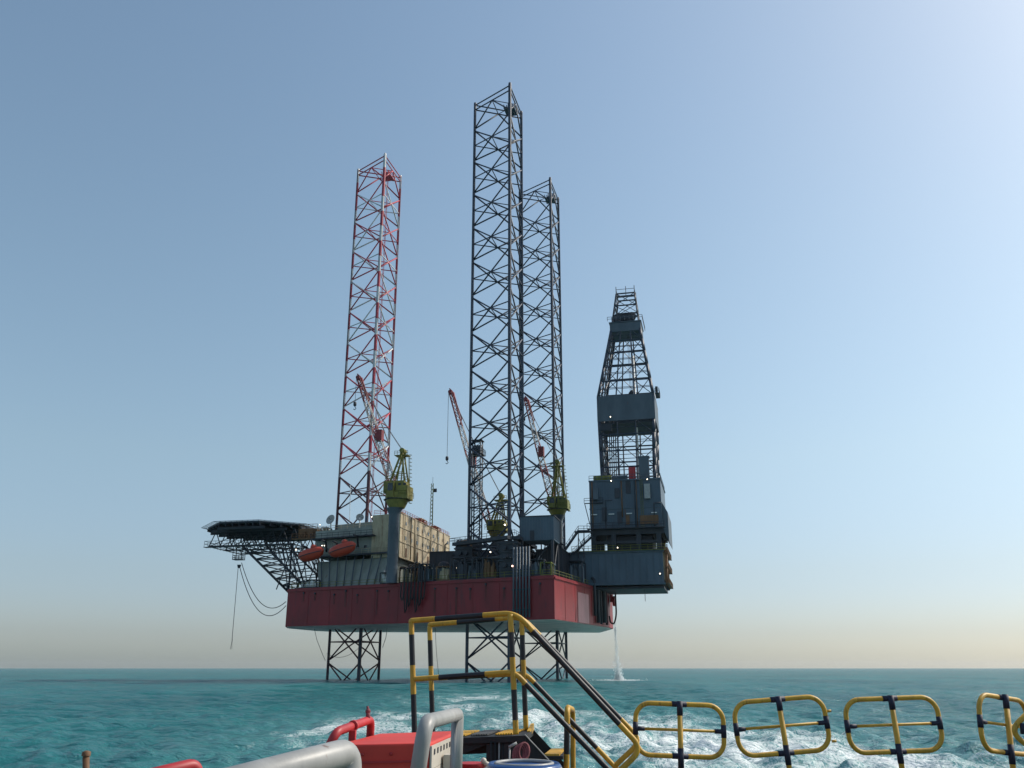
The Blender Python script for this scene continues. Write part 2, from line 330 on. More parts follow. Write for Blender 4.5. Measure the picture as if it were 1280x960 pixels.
# ------------------------------------------------------------------ rig legs
CHO = [(3.3, -6.1), (-7.4, 0.0), (3.6, 6.2)]
def leg(s0, n0, label, painted):
    t = thing('jacking_tower', (s0, n0, -6), label, 'rig leg', 'lattice legs of the drilling rig')
    top = 142.3; bay = 9.36; z0 = -5.0; zt = top - 2.3 - bay / 2
    nb = int(math.ceil((zt - z0) / bay)); zb = zt - nb * bay
    LM = [M['leg'], M['legred'], M['legwhite'], M['legold']]
    def cm(z):
        if not painted: return 0
        if z > 50:
            k = int((zt - z) / (bay / 2)); return 1 if k % 2 == 0 else 2
        return 3 if z > 40 else 0
    P = [(s0 + a, n0 + b) for a, b in CHO]
    for k, (a, b) in enumerate(P):
        tp = top + 1.2
        pts = densify([(a, b, zb), (a, b, tp)], bay / 4)
        R_().path(pts, .36, 8, band=lambda L, z=zb: cm(z + L)).build('chord', LM, t)
        rk = R_()                                                       # the toothed rack plate on the chord
        dv = (Vector((s0, n0)) - Vector((a, b))).normalized(); tv = Vector((-dv.y, dv.x))
        for q in (1, -1):
            c = Vector((a, b)) + tv * q * .30
            rk.prism([(c.x - .10, c.y - .10), (c.x + .10, c.y - .10), (c.x + .10, c.y + .10), (c.x - .10, c.y + .10)], zb, tp - .4, 0)
        rk.build('rack', [M['legold' if painted else 'leg']], t)
    for i in range(nb):
        zl = zb + i * bay; zh = zl + bay; zm = (zl + zh) / 2; g = R_()
        mm = lambda z: (0 if not painted else (random.choice([1, 1, 2]) if z > 50 else 3))
        for k in range(3):
            a = Vector((*P[k], 0)); b = Vector((*P[(k + 1) % 3], 0)); Z = lambda z: Vector((0, 0, z))
            g.tube(a + Z(zl + .3), b + Z(zh - .3), .19, 6, mm(zl)); g.tube(b + Z(zl + .3), a + Z(zh - .3), .19, 6, mm(zl))
            g.tube(a + Z(zm), b + Z(zm), .15, 5, mm(zl))
            m1 = a.lerp(b, .5) + Z(zm); g.tube(m1, b.lerp(Vector((*P[(k + 2) % 3], 0)), .5) + Z(zm), .13, 4, mm(zl))
        g.build('brace_bay', LM, t)
    g = R_()
    for k in range(3):
        a = Vector((*P[k], 0)); b = Vector((*P[(k + 1) % 3], 0))
        for z in (top + .5, top - .9): g.tube(a + Vector((0, 0, z)), b + Vector((0, 0, z)), .17, 6, 1 if painted else 0)
        m1 = a.lerp(b, .5) + Vector((0, 0, top - .9)); c_ = 1 if painted else 0
        g.tube(a + Vector((0, 0, zt + .3)), m1, .19, 6, c_); g.tube(b + Vector((0, 0, zt + .3)), m1, .19, 6, c_)
        g.tube(m1, b.lerp(Vector((*P[(k + 2) % 3], 0)), .5) + Vector((0, 0, top - .9)), .13, 4, c_)
    g.build('top_frame', LM, t)
    # service ladder with cage up the inside of one face and a small work platform at its head
    a = Vector((*P[0], 0)); b = Vector((*P[2], 0)); c = a.lerp(b, .45) + Vector((-1.2, 0, 0)); g = R_()
    for q in (-.35, .35): g.tube(c + Vector((0, q, 20)), c + Vector((0, q, top - 3)), .07, 4)
    z = 22
    while z < top - 3.5: g.tube(c + Vector((0, -.35, z)), c + Vector((0, .35, z)), .05, 4); z += 1.2
    g.build('ladder', [M['leg'] if not painted else M['legred']], t)
    g = R_(); zz = top - 3.4
    g.box((c.x - 1.4, c.y - 1.8, zz), (c.x + 1.4, c.y + 1.8, zz + .25))
    g.rail([(c.x - 1.4, c.y - 1.8, zz), (c.x - 1.4, c.y + 1.8, zz), (c.x + 1.4, c.y + 1.8, zz), (c.x + 1.4, c.y - 1.8, zz)], 1.2, 1.2, .06)
    for q in range(5): g.box((c.x - .9 + q * .4, c.y - 1.2, zz + .2), (c.x - .7 + q * .4, c.y - .6, zz + 1.4 + .5 * (q % 2)))
    g.build('work_platform', [M['leg'] if not painted else M['legred']], t)
    return t
LEGM = (-.9, -23.3); LEGR = (.9, 23.3); LEGL = (-42.95, 0)
leg(*LEGM, 'tallest dark lattice rig leg, nearest to the camera in the middle', False)
leg(*LEGR, 'dark lattice rig leg behind and right of the tallest one', False)
leg(*LEGL, 'red and white lattice rig leg above the cream living quarters', True)

# ------------------------------------------------------------------ hull
A_ = (13, -35.5); B_ = (-54.2, -16.8)
HP = [A_, (19.2, 5), (19.2, 12), (13, 35.5), (-54.2, 16.8), (-58, 8), (-58, -8), B_]
ZB, ZT = 12.0, 20.6
hull = thing('rig_hull', (0, 0, ZB), 'dark red floating hull of the drilling rig raised on three legs', 'rig hull')
R_().prism(HP, ZB, ZT).build('hull_plating', M['hull'], hull)
def inset(P, d):
    c = Vector((sum(p[0] for p in P) / len(P), sum(p[1] for p in P) / len(P)))
    return [tuple(Vector(p) + (c - Vector(p)).normalized() * d) for p in P]
R_().prism(inset(HP, .35), ZB - .05, ZB - .003).build('bottom_plating', M['bottom'], hull)
R_().prism(inset(HP, .3), ZT + .003, ZT + .06).build('main_deck', M['deck'], hull)
g = R_()
ring = HP + [HP[0]]
for p, q in zip(ring[:-1], ring[1:]):
    a = Vector((*p, ZT)); b = Vector((*q, ZT)); L_ = (b - a).length; d = (b - a).normalized(); nn = Vector((d.y, -d.x, 0))
    # rubbing strake along the top and narrow vertical stiffener seams
    g.prism([tuple((a + nn * .002).xy), tuple((b + nn * .002).xy), tuple((b + nn * .25).xy), tuple((a + nn * .25).xy)], ZT - .7, ZT - .3)
    k = int(L_ / 6)
    for i in range(1, k):
        c = a + d * (L_ * i / k)
        g.prism([tuple((c + nn * .002).xy), tuple((c + d * .14 + nn * .002).xy), tuple((c + d * .14 + nn * .05).xy), tuple((c + nn * .05).xy)], ZB + .2, ZT - .75)
g.build('rubbing_strake', M['hull'], hull)
sd_ = (Vector((*B_, 0)) - Vector((*A_, 0))).normalized(); sn = Vector((sd_.y, -sd_.x, 0)) * -1
if sn.y > 0: sn = -sn
def side0(k, out=0.0):
    p = Vector((*A_, 0)) + sd_ * k + sn * out; return Vector((p.x, p.y, 0))
mat_stain = mat('stained_red_paint', (.13, .018, .02), .7, 0, .5, .9, .5, rustcol=(.09, .035, .02))
g = R_(); IN = inset(HP, .6)
g.rail([(*p, ZT) for p in IN + [IN[0]]], 1.15, 2.2, .045); g.build('guard_rail', M['ygreen'], hull)
# sunlit stretch of the stern side, its light painted as a paler red panel
a = Vector((*A_, 0)); b = Vector((19.2, 5, 0)); d = (b - a).normalized(); nn = Vector((d.y, -d.x, 0))
g = R_(); p0 = a + d * 15.5 + nn * .02; p1 = a + d * 23.5 + nn * .02
g.prism([tuple(p0.xy), tuple((p1).xy), tuple((p1 + nn * .06).xy), tuple((p0 + nn * .06).xy)], ZB + .1, ZT - 2.2)
g.build('sunlit_patch', mat('painted_sunlit_red', (.46, .22, .22), .6, 0, .25, .4, .3), hull)
rn = random.Random(9)
for i in range(16):
    k = 3 + i * 4.1 + rn.uniform(-1, 1)
    if 4.5 < k < 10 or 29.5 < k < 38: continue
    p = side0(k, .02); q = side0(k + .45, .02); o_ = side0(k, .10) - side0(k, 0); z = ZT - 1.2 - rn.random() * 1.2; hgt = rn.uniform(1.5, 6.0)
    g = R_(); g.prism([tuple(p.xy), tuple((p + (q - p) * (.5 + rn.random())).xy), tuple((p + (q - p) + o_ * .2).xy), tuple((p + o_ * .2).xy)], z - hgt, z)
    g.build('scupper_stain', mat_stain, hull)
    g = R_(); g.lathe(side0(k + .2, .01) + Vector((0, 0, z + .1)), [(.22, 0), (.22, .25)], 8, axis=tuple(o_)); g.build('scupper', M['dark'], hull)
# bundle of vertical preload pipes on the side under the nearest leg
sd_ = (Vector((*B_, 0)) - Vector((*A_, 0))).normalized(); sn = Vector((sd_.y, -sd_.x, 0)) * -1
if sn.y > 0: sn = -sn
def side(k, out=0.0, z=0.0):            # a point k metres along the near hull side from the stern corner
    p = Vector((*A_, 0)) + sd_ * k + sn * out; return Vector((p.x, p.y, z))
for i in range(6):
    k = 5.4 + i * .72
    g = R_(); g.tube(side(k, .45, ZB + .5), side(k, .45, ZT + 6.0), .2, 8); g.build('riser_pipe', M['steel'], hull)
for z in (14, 18, 22): g = R_(); g.tube(side(5.1, .45, z), side(9.4, .45, z), .13, 5); g.build('pipe_clamp', M['dark'], hull)

# ------------------------------------------------------------------ jack houses around the legs
def jack(s0, n0, label, mat_):
    t = thing('jack_house', (s0, n0, ZT), label, 'jack house', 'jack houses around the rig legs')
    for (a, b) in CHO:
        c = Vector((s0 + a, n0 + b)); g = R_()
        o = (c - Vector((s0, n0))).normalized() * .6; c = c + o
        g.box((c.x - 1.9, c.y - 1.9, ZT + .07), (c.x + 1.9, c.y + 1.9, ZT + 7.6))
        for z in (1.6, 3.4, 5.2, 7.0):
            g.box((c.x - 2.15, c.y - 2.15, ZT + z), (c.x + 2.15, c.y + 2.15, ZT + z + .3))
        for q in range(3):
            for sx in (-1, 1): g.lathe((c.x + sx * 1.95, c.y - .5, ZT + 2.5 + q * 1.8), [(.45, 0), (.45, .9)], 8, axis=(sx, 0, 0)) if sx else None
            g.lathe((c.x - .7, c.y - 1.95, ZT + 2.5 + q * 1.8), [(.45, 0), (.45, .8)], 8, axis=(0, -1, 0))
            g.lathe((c.x + .7, c.y - 1.95, ZT + 2.5 + q * 1.8), [(.45, 0), (.45, .8)], 8, axis=(0, -1, 0))
        g.build('jack_frame', mat_, t)
    g = R_(); P = [(s0 + a * 1.35, n0 + b * 1.35) for a, b in CHO]
    for k in range(3):
        a = Vector((*P[k], 0)); b = Vector((*P[(k + 1) % 3], 0)); d = (b - a).normalized(); nn_ = Vector((d.y, -d.x, 0))
        if nn_.dot(a - Vector((s0, n0, 0))) < 0: nn_ = -nn_
        for z, hgt in ((7.9, .7), (4.1, .5)):
            g.prism([tuple((a).xy), tuple((b).xy), tuple((b + nn_ * 1.6).xy), tuple((a + nn_ * 1.6).xy)][::-1], ZT + z + k * .01, ZT + z + hgt + k * .01)
    g.build('walkway', M['dark'], t)
    g = R_(); g.rail([(*(Vector((s0, n0)) + (Vector(p) - Vector((s0, n0))) * 1.18), ZT + 8.6) for p in P + [P[0]]], 1.1, 1.6, .05); g.build('guard_rail', M['dark'], t)
jack(*LEGM, 'dark jack house frames around the foot of the tallest leg', M['dark'])
jack(*LEGR, 'dark jack house frames around the foot of the rear right leg', M['dark'])

# ------------------------------------------------------------------ living quarters
q_ = thing('living_quarters', (-36, 0, ZT), 'cream multi storey living quarters block with sunlit stern wall', 'accommodation block')
NC = -19.0; sS = -26.0
W1 = [(sS, NC), (sS, 21), (-33, 21), (-50, 12), (-50, -12), (-46, -14.2)]
g = R_(); g.prism([(sS, NC), (sS, 21), (-33.5, 21), (-33.5, -17.5)], 27.2, 37.2); g.build('stern_wall_block', M['cream'], q_)
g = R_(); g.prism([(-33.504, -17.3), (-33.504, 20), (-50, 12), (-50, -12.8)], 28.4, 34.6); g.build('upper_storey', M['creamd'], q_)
g = R_(); g.prism([(sS - .3, NC - 1.2), (-51, -13.8), (-51, -12), (sS - .3, NC + .5)], 28.0, 28.35); g.build('boat_deck', M['dark'], q_)
g = R_()
g.prism([(sS - 6.5, -19.6), (-50, -15.6), (-50, -13.2), (sS - 6.5, -17.2)], 32.2, 32.45); g.rail([(sS - 6.6, -19.5, 32.45), (-50, -15.5, 32.45)], 1.1, 1.6, .05); g.build('boat_deck_roof', M['dark'], q_); g = R_()
lowT = [(sS - 1, -18.6), (sS - 1, 19), (-49, 11), (-49, -12.6)]; lowB = [(sS - 2, -21.6), (sS - 2, 18), (-47, 11), (-47, -15.8)]
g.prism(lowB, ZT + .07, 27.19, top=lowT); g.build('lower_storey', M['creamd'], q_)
g = R_()
for i in range(9):                                                    # raking stiffeners below the boat deck
    t_ = (i + .5) / 9; p = Vector((*lowB[0], ZT + .1)).lerp(Vector((*lowB[3], ZT + .1)), t_); r_ = Vector((*lowT[0], 27.9)).lerp(Vector((*lowT[3], 27.9)), t_)
    g.tube(p + Vector((0, -.15, 0)), r_ + Vector((0, -.5, 0)), .16, 4)
g.build('raking_stiffener', M['steel'], q_)
g = R_()                                                              # deck lines and pilasters on the stern wall
for z in (37.25, 33.9, 30.6, 27.0): g.box((sS + .003, NC - .15, z), (sS + .16, 21.1, z + .12))
for n_ in (-17.2, -15.9, -11.5, -8.8, -8.2, -2.6, 3.1, 4.0, 9.5, 14.8, 15.4, 20.4): g.tube((sS + .14, n_, 27.2), (sS + .14, n_, 37.3), .07 if int(n_ * 3) % 2 else .13, 6)
g.build('deck_trim', M['cream'], q_)
for i in range(5):
    n_ = NC + 4 + i * 8.3; g = R_(); g.box((sS + .003, n_, 27.5), (sS + .10, n_ + 1.0, 29.6)); g.build('door', M['brown'], q_)
for row, z in ((0, 34.9), (1, 31.5)):
    for i in range(9):
        n_ = NC + 3.2 + i * 4.3
        g = R_(); g.box((sS + .003, n_, z), (sS + .09, n_ + 1.0, z + .8)); g.build('window', M['glass'], q_)
for i in range(7):
    t_ = (i + .6) / 7.4; p = Vector((-33.5, -17.32, 0)).lerp(Vector((-50, -12.82, 0)), t_); d = Vector((-16.5, 4.5, 0)).normalized(); o_ = Vector((-d.y, d.x, 0)); o_ = -o_ if o_.y > 0 else o_
    for z in (32.2, 29.6):
        g = R_(); a = p + o_ * .003; b = p + d * .8 + o_ * .003
        g.prism([tuple(a.xy), tuple(b.xy), tuple((b + o_ * .08).xy), tuple((a + o_ * .08).xy)], z, z + .7); g.build('window', M['glass'], q_)
g = R_(); g.rail([(sS - .2, 20.8, 37.2), (sS - .2, NC + .2, 37.2), (-33.3, -17.3, 37.2)], 1.15, 1.7, .05, mids=2); g.build('roof_rail', M['redp'], q_)
g = R_(); g.rail([(-33.7, -17.2, 34.6), (-49.8, -12.6, 34.6), (-49.8, 11.8, 34.6)], 1.1, 1.7, .05); g.rail([(sS - .5, NC - 1.1, 28.35), (-50.8, -13.7, 28.35)], 1.1, 1.9, .05); g.build('deck_rail', M['cream'], q_)
g = R_(); g.prism([(-34, -12), (-34, 8), (-46, 6), (-46, -9)], 34.6, 36.6); g.build('roof_house', M['creamd'], q_)
# small machinery on the roof
def clutter(name, label, cat, cs, mats, seed, n=10, box=(2, 2, 2), frame=RIG):
    rn = random.Random(seed); t = thing(name, cs, label, cat)
    g = R_(); x, y, z = cs; bx, by, bz = box
    g.box((x - bx / 2, y - by / 2, z), (x + bx / 2, y + by / 2, z + .3))
    for k in (-1, 1):
        for j in (-1, 1): g.box((x + k * bx / 2 - .12, y + j * by / 2 - .12, z + .3), (x + k * bx / 2 + .12, y + j * by / 2 + .12, z + bz))
    g.box((x - bx / 2, y - by / 2, z + bz), (x + bx / 2, y + by / 2, z + bz + .15)); g.build('skid_frame', mats[0], t)
    g = R_()
    for i in range(n):
        a = Vector((x + rn.uniform(-.38, .38) * bx, y + rn.uniform(-.38, .38) * by, z + .3)); h_ = rn.uniform(.3, .85) * bz; r = rn.uniform(.08, .2) * min(bx, by)
        if rn.random() < .5: g.lathe(a, [(r, 0), (r, h_ * .8), (r * .5, h_)], 10)
        else: g.box((a.x - r, a.y - r, a.z), (a.x + r, a.y + r, a.z + h_))
        if rn.random() < .5: g.tube(a + Vector((0, 0, h_)), a + Vector((rn.uniform(-.6, .6), rn.uniform(-.6, .6), h_ + rn.uniform(.1, .4) * bz)), .08, 5)
    g.build('machinery', mats[1], t)
    return t
clutter('ventilation_unit', 'reddish ventilation plant on the near end of the quarters roof', 'ventilation unit', (-29, -12, 37.2), (M['brown'], M['redp']), 1, 9, (2.4, 3, 1.2))
clutter('ventilation_unit', 'pale ventilation plant halfway along the quarters roof', 'ventilation unit', (-28.5, 2, 37.2), (M['cream'], M['brown']), 2, 9, (2.5, 4, 1.8))
clutter('ventilation_unit', 'rusty ventilation plant at the far end of the quarters roof', 'ventilation unit', (-28.5, 14, 37.2), (M['brown'], M['cream']), 3, 9, (2.5, 4, 1.6))
clutter('winch', 'small dark winch skid on the roof beside the helideck', 'winch', (-49.0, -9, 34.65), (M['dark'], M['cream']), 4, 8, (1.8, 2.4, 1.2))

def dish(u, v, n, zb, rad, label):
    c = RP(u, v, n); t = thing('satellite_dish', (c.x, c.y, zb), label, 'satellite dish', 'satellite dishes on the quarters roof')
    R_().tube((c.x, c.y, zb), c, .16, 8).build('mast', M['white'], t)
    ax = Vector((.75, -.6, .28)); ax = Vector((-.25, -.9, .3)) if rad > 1.2 else Vector((.3, -.9, .3))
    prof = [(.05, 0), (rad * .5, rad * .08), (rad * .8, rad * .2), (rad, rad * .34), (rad * .99, rad * .38), (rad * .78, rad * .24), (rad * .48, rad * .12), (.04, .05)]
    R_().lathe(c - ax.normalized() * .1, prof, 20, axis=ax).build('reflector', M['gpipe'], t)
    R_().tube(c, c + ax.normalized() * rad * .9, .05, 5).build('feed_arm', M['dark'], t)
dish(414, 650, -14.3, 34.6, 1.25, 'larger satellite dish at the left end of the quarters roof')
dish(450, 647, -14.5, 34.6, .95, 'smaller satellite dish between the larger dish and the crane')

# slender radio mast on the roof
t = thing('radio_mast', (-27.8, 10, 37.2), 'slim lattice mast with a flag on the quarters roof', 'mast')
g = R_()
for a, b in ((-.4, -.4), (.4, -.4), (0, .45)): g.tube((-27.8 + a, 10 + b, 37.2), (-27.8 + a * .6, 10 + b * .6, 50), .09, 5)
for i in range(12): z = 37.8 + i; g.tube((-28.2, 9.6, z), (-27.4, 9.6, z + .9), .05, 4); g.tube((-27.4, 9.6, z), (-28.2, 9.6, z + .9), .05, 4)
g.build('mast_frame', M['ygreen'], t)
R_().box((-27.5, 9.98, 47.6), (-26.6, 10.02, 48.6)).build('flag', M['dark'], t)
R_().tube((-27.8, 10, 50), (-27.8, 10, 51.8), .05, 5).build('aerial', M['dark'], t)
t = thing('whip_aerial', (-44, -9, 36.4), 'thin pole aerial standing beside the left dish', 'aerial')
R_().tube(RP(437, 652, -9), RP(438, 606, -9), .08, 5).build('pole', M['white'], t)

# ------------------------------------------------------------------ lifeboats
def lifeboat(u0, v0, u1, v1, label):
    a = RP(u0, v0, -21.0 if u0 > 405 else -18.5); b = RP(u1, v1, -21.0 if u0 > 405 else -18.5)
    t = thing('lifeboat', tuple(a.lerp(b, .5) - Vector((0, 0, 1.5))), label, 'lifeboat', 'enclosed lifeboats hanging under the boat deck')
    ax = (b - a); L_ = ax.length; ax.normalize(); up = Vector((0, 0, 1)); sdv = ax.cross(up).normalized(); up = sdv.cross(ax)
    vs = []; fs = []; n = 14; K = 12
    for i in range(n + 1):
        t_ = i / n; r = (1 - abs(2 * t_ - 1) ** 2.6) ** .5; r = max(r, .06); c = a + ax * L_ * t_
        for k in range(K):
            an = 2 * PI * k / K; zz = math.sin(an) * 1.45 * r * (1.0 if math.sin(an) > 0 else 1.12); vs.append(c + sdv * math.cos(an) * 1.35 * r + up * (zz + (1 - r) * .25))
    for i in range(n):
        for k in range(K): fs.append((i * K + k, i * K + (k + 1) % K, (i + 1) * K + (k + 1) % K, (i + 1) * K + k))
    g = R_(); g.add(vs, fs, 0, True); g.add(vs[:K], [list(range(K))]); g.add(vs[-K:], [list(range(K))[::-1]]); g.build('boat_hull', M['orange'], t)
    g = R_(); c = a + ax * L_ * .62 + up * 1.25
    g.lathe(c, [(.75, 0), (.7, .55), (.4, .75)], 10); g.build('conning_tower', M['orange'], t)
    g = R_(); g.path([a + ax * L_ * f_ + sdv * -1.0 * math.sin(PI * f_) ** .4 * 1.42 - up * .15 if False else a + ax * L_ * f_ - up * .1 + Vector((0, -1.42 * (1 - abs(2 * f_ - 1) ** 2.6) ** .5, 0)) for f_ in np.linspace(.05, .95, 13)], .1, 5); g.build('fender_strip', M['dark'], t)
    for f_ in (.2, .8):
        p = a + ax * L_ * f_; g = R_()
        g.path([p + up * 1.2, p + up * 2.1], .07, 5); g.build('lifting_fall', M['wire'], t)
    for k_, f_ in enumerate((.12, .88)):
        p = a + ax * L_ * f_; d = thing('davit', tuple(p + Vector((0, 2.0, 1.0))), ('bow side davit arm over the ' if k_ == 0 else 'stern side davit arm over the ') + ('left lifeboat' if u0 < 405 else 'right lifeboat'), 'davit', 'davit arms over the lifeboats')
        g = R_(); g.path([p + Vector((0, 3.2, .2)), p + Vector((0, 2.4, 2.6)), p + Vector((0, .1, 2.6))], .22, 6); g.build('arm', M['dark'], d)
        R_().tube(p + Vector((0, 2.4, 2.3)), p + Vector((0, 1.0, 2.62)), .12, 5).build('strut', M['dark'], d)
lifeboat(373, 697, 405, 688, 'left enclosed orange lifeboat, next to the helideck truss')
lifeboat(411, 692, 445, 681, 'right enclosed orange lifeboat, nearer to the grey crane column')

# ------------------------------------------------------------------ helideck
hc = Vector((-69.6, -2.0, 37.0)); hr = 14.2
t = thing('helideck', (-62, -2, 24), 'octagonal helicopter deck on a lattice truss overhanging the bow', 'helideck')
oc = [(hc.x + hr * math.cos(PI / 8 + k * PI / 4), hc.y + hr * math.sin(PI / 8 + k * PI / 4)) for k in range(8)]
ocs = [(hc.x + hr * .93 * math.cos(PI / 8 + k * PI / 4), hc.y + hr * .93 * math.sin(PI / 8 + k * PI / 4)) for k in range(8)]
R_().prism(oc, 37.0, 37.45).build('deck_plate', M['dark'], t)
g = R_()
for k in range(15):
    x = hc.x - 13 + k * 13 / 7; hw = min(hr * .92, hr * 1.32 - abs(x - hc.x)); g.box((x - .12, hc.y - hw, 36.3), (x + .12, hc.y + hw, 36.99))
for k in range(7):
    y = hc.y - 12 + k * 4; hw = min(hr * .92, hr * 1.3 - abs(y - hc.y)); g.box((hc.x - hw, y - .15, 35.7), (hc.x + hw, y + .15, 36.29))
g.build('deck_beams', M['dark'], t)
g = R_()                                                                # sloping safety net round the edge
oc2 = [(hc.x + (hr + 1.7) * math.cos(PI / 8 + k * PI / 4), hc.y + (hr + 1.7) * math.sin(PI / 8 + k * PI / 4)) for k in range(8)]
for k in range(8):
    a, b = Vector((*oc[k], 37.1)), Vector((*oc[(k + 1) % 8], 37.1)); c, d = Vector((*oc2[k], 37.35)), Vector((*oc2[(k + 1) % 8], 37.35))
    g.tube(c, d, .07, 4)
    for i in range(9): g.tube(a.lerp(b, i / 8), c.lerp(d, i / 8), .05, 4)
    for f_ in (.33, .66): g.tube(a.lerp(c, f_), b.lerp(d, f_), .03, 4)
g.build('safety_net', M['steel'], t)
g = R_(); zl = 32.0                                                     # lower walkway and truss between
yy = [-10, -2, 6]
for y in yy:
    g.box((-80.5, y - .2, zl), (-57, y + .2, zl + .35))
    for i in range(8):
        x = -80.3 + i * 3.1; g.tube((x, y, zl + .3), (x + 1.55, y, 35.9), .13, 5); g.tube((x + 3.1, y, zl + .3), (x + 1.55, y, 35.9), .13, 5)
for i in range(8):
    x = -80.2 + i * 3.3; g.box((x - .12, -10, zl - .02), (x + .12, 6, zl + .2)); g.tube((x, -10, zl + .2), (x + 1.6, -2, 35.8), .1, 4); g.tube((x + 1.6, -2, 35.8), (x, 6, zl + .2), .1, 4)
g.build('upper_truss', M['dark'], t)
g = R_(); g.rail([(-57.5, -10.9, zl), (-81.2, -10.9, zl), (-81.2, 6.5, zl)], 1.4, 1.5, .05); g.box((-81.3, -11, zl - .15), (-57.5, -9.7, zl - .03)); g.build('walkway', M['dark'], t)
g = R_()                                                                # raking legs down to the bow corners
for y, yb in ((-10, -8.5), (6, 6.5)):
    foot = Vector((-58.2, yb, 20.6)); head = Vector((-71, y, zl)); hd2 = Vector((-57.5, y, zl)); ft2 = Vector((-52.5, yb * 1.3, 21))
    g.tube(foot, head, .30, 8); g.tube(ft2, Vector((-64.5, y, zl)), .26, 8); g.tube(foot, hd2, .22, 6); g.tube(ft2, hd2, .22, 6)
    for i in range(1, 7):
        a = foot.lerp(head, i / 7); b = ft2.lerp(Vector((-64.5, y, zl)), i / 7); c = ft2.lerp(Vector((-64.5, y, zl)), min(1, (i + .5) / 7))
        g.tube(a, b, .13, 5); g.tube(a, c, .12, 5); g.tube(b, hd2.lerp(Vector((-64.5, y, zl)), i / 7), .12, 5)
        g.tube(c, hd2.lerp(Vector((-64.5, y, zl)), i / 7), .10, 5)
for i in range(0, 7):
    f_ = i / 7; a = Vector((-58.2, -8.5, 20.6)).lerp(Vector((-71, -10, zl)), f_); b = Vector((-58.2, 6.5, 20.6)).lerp(Vector((-71, 6, zl)), f_)
    g.tube(a, b, .15, 5)
    f2 = (i + 1) / 7; c = Vector((-58.2, 6.5, 20.6)).lerp(Vector((-71, 6, zl)), f2); g.tube(a, c, .12, 5)
for i in range(4):
    x = -57 + i * 2.6; g.tube((x, -11.5, 21), (x - 3, -10, zl), .14, 5); g.tube((x - 3, -11.5, 21), (x, -10, zl), .14, 5)
g.build('support_truss', M['dark'], t)
g = R_(); g.box((-56.5, -9, 34.4), (-51.5, 3, 36.0)); g.box((-57, -11.4, 33), (-51.5, -9.1, 33.3)); g.rail([(-57, -11.4, 33.3), (-51.5, -11.4, 33.3)], 1.1, 1.1, .06); g.rail([(-56.5, -8.9, 36), (-51.5, -8.9, 36)], 1.1, 1.1, .06)
for i in range(7): g.box((-56.2 + i * .7, -9.6 + .1 * (i % 2), 33.3), (-55.8 + i * .7, -9.05, 34.2 + .5 * (i % 3)))
g.build('access_stair_landing', M['brown'], t)
t = thing('hanging_basket', RP(300, 705, -9), 'small hose basket hanging under the outer end of the helideck', 'basket')
g = R_(); a = RP(294, 690, -9); b = RP(304, 700, -9)
for x in (a.x, b.x):
    for y in (-10, -8.3): g.tube((x, y, b.z), (x, y, 32), .09, 4)
g.box((a.x, -10, b.z), (b.x, -8.3, b.z + .2)); g.rail([(a.x, -10, b.z), (b.x, -10, b.z), (b.x, -8.3, b.z), (a.x, -8.3, b.z), (a.x, -10, b.z)], 1.1, .8, .06)
g.build('cage', M['dark'], t)
c = RP(299, 706, -9); g = R_(); g.lathe(c, [(.5, 0), (.3, -.8)][::-1], 10) ; g.build('sheave', M['dark'], t)
e = Vector((-56.6, -9.6, 18.0))
tag(MB(RIG).path(sag(c, RP(357.5, 757, -13), 6.4, 24), .085, 6).build('fuel_hose', M['hose']), 'lower slack hose looping from the basket to the hull bow', 'hose', 'slack hoses between basket and bow')
tag(MB(RIG).path(sag(c + Vector((.6, 0, .5)), RP(357.5, 752, -13), 5.2, 24), .085, 6).build('fuel_hose', M['hose']), 'upper slack hose looping from the basket to the hull bow', 'hose', 'slack hoses between basket and bow')
a = RP(298, 706, -9); b = RP(290, 800, -9)
g = R_(); g.path(densify([a, b], 2), .07, 5); tag(g.build('hanging_line', M['wire']), 'long straight line hanging from the basket towards the sea', 'line')
g = R_()
for q in (-.25, .2): g.path([b + Vector((.1, 0, .3)), b + Vector((q * .4, 0, -1)), b + Vector((q, 0, -2.2))], .05, 4)
t2 = g.build('frayed_rope_end', M['wire']); tag(t2, 'frayed rope tail at the lower end of the long hanging line', 'rope')

# ------------------------------------------------------------------ lattice boom cranes
def lattice(g, a, b, w0, w1, nseg, mf, rc=.11, rb=.06, side_=Vector((0, 1, 0))):
    a = Vector(a); b = Vector(b); ax = (b - a).normalized(); u = ax.cross(side_).normalized(); v = ax.cross(u).normalized()
    def cr(f_): 
        w_ = w0 + (w1 - w0) * f_
        if f_ < .08: w_ *= .45 + f_ * 7
        c = a.lerp(b, f_); return [c + u * w_ / 2 * i + v * w_ / 2 * j for i, j in ((1, 1), (1, -1), (-1, -1), (-1, 1))]
    for s_ in range(nseg):
        p = cr(s_ / nseg); q = cr((s_ + 1) / nseg); m = mf((s_ + .5) / nseg)
        for k in range(4):
            k2 = (k + 1) % 4
            g.tube(p[k], q[k], rc, 5, m); g.tube(p[k], p[k2], rb, 4, m); g.tube(p[k] if s_ % 2 else p[k2], q[k2] if s_ % 2 else q[k], rb, 4, m)
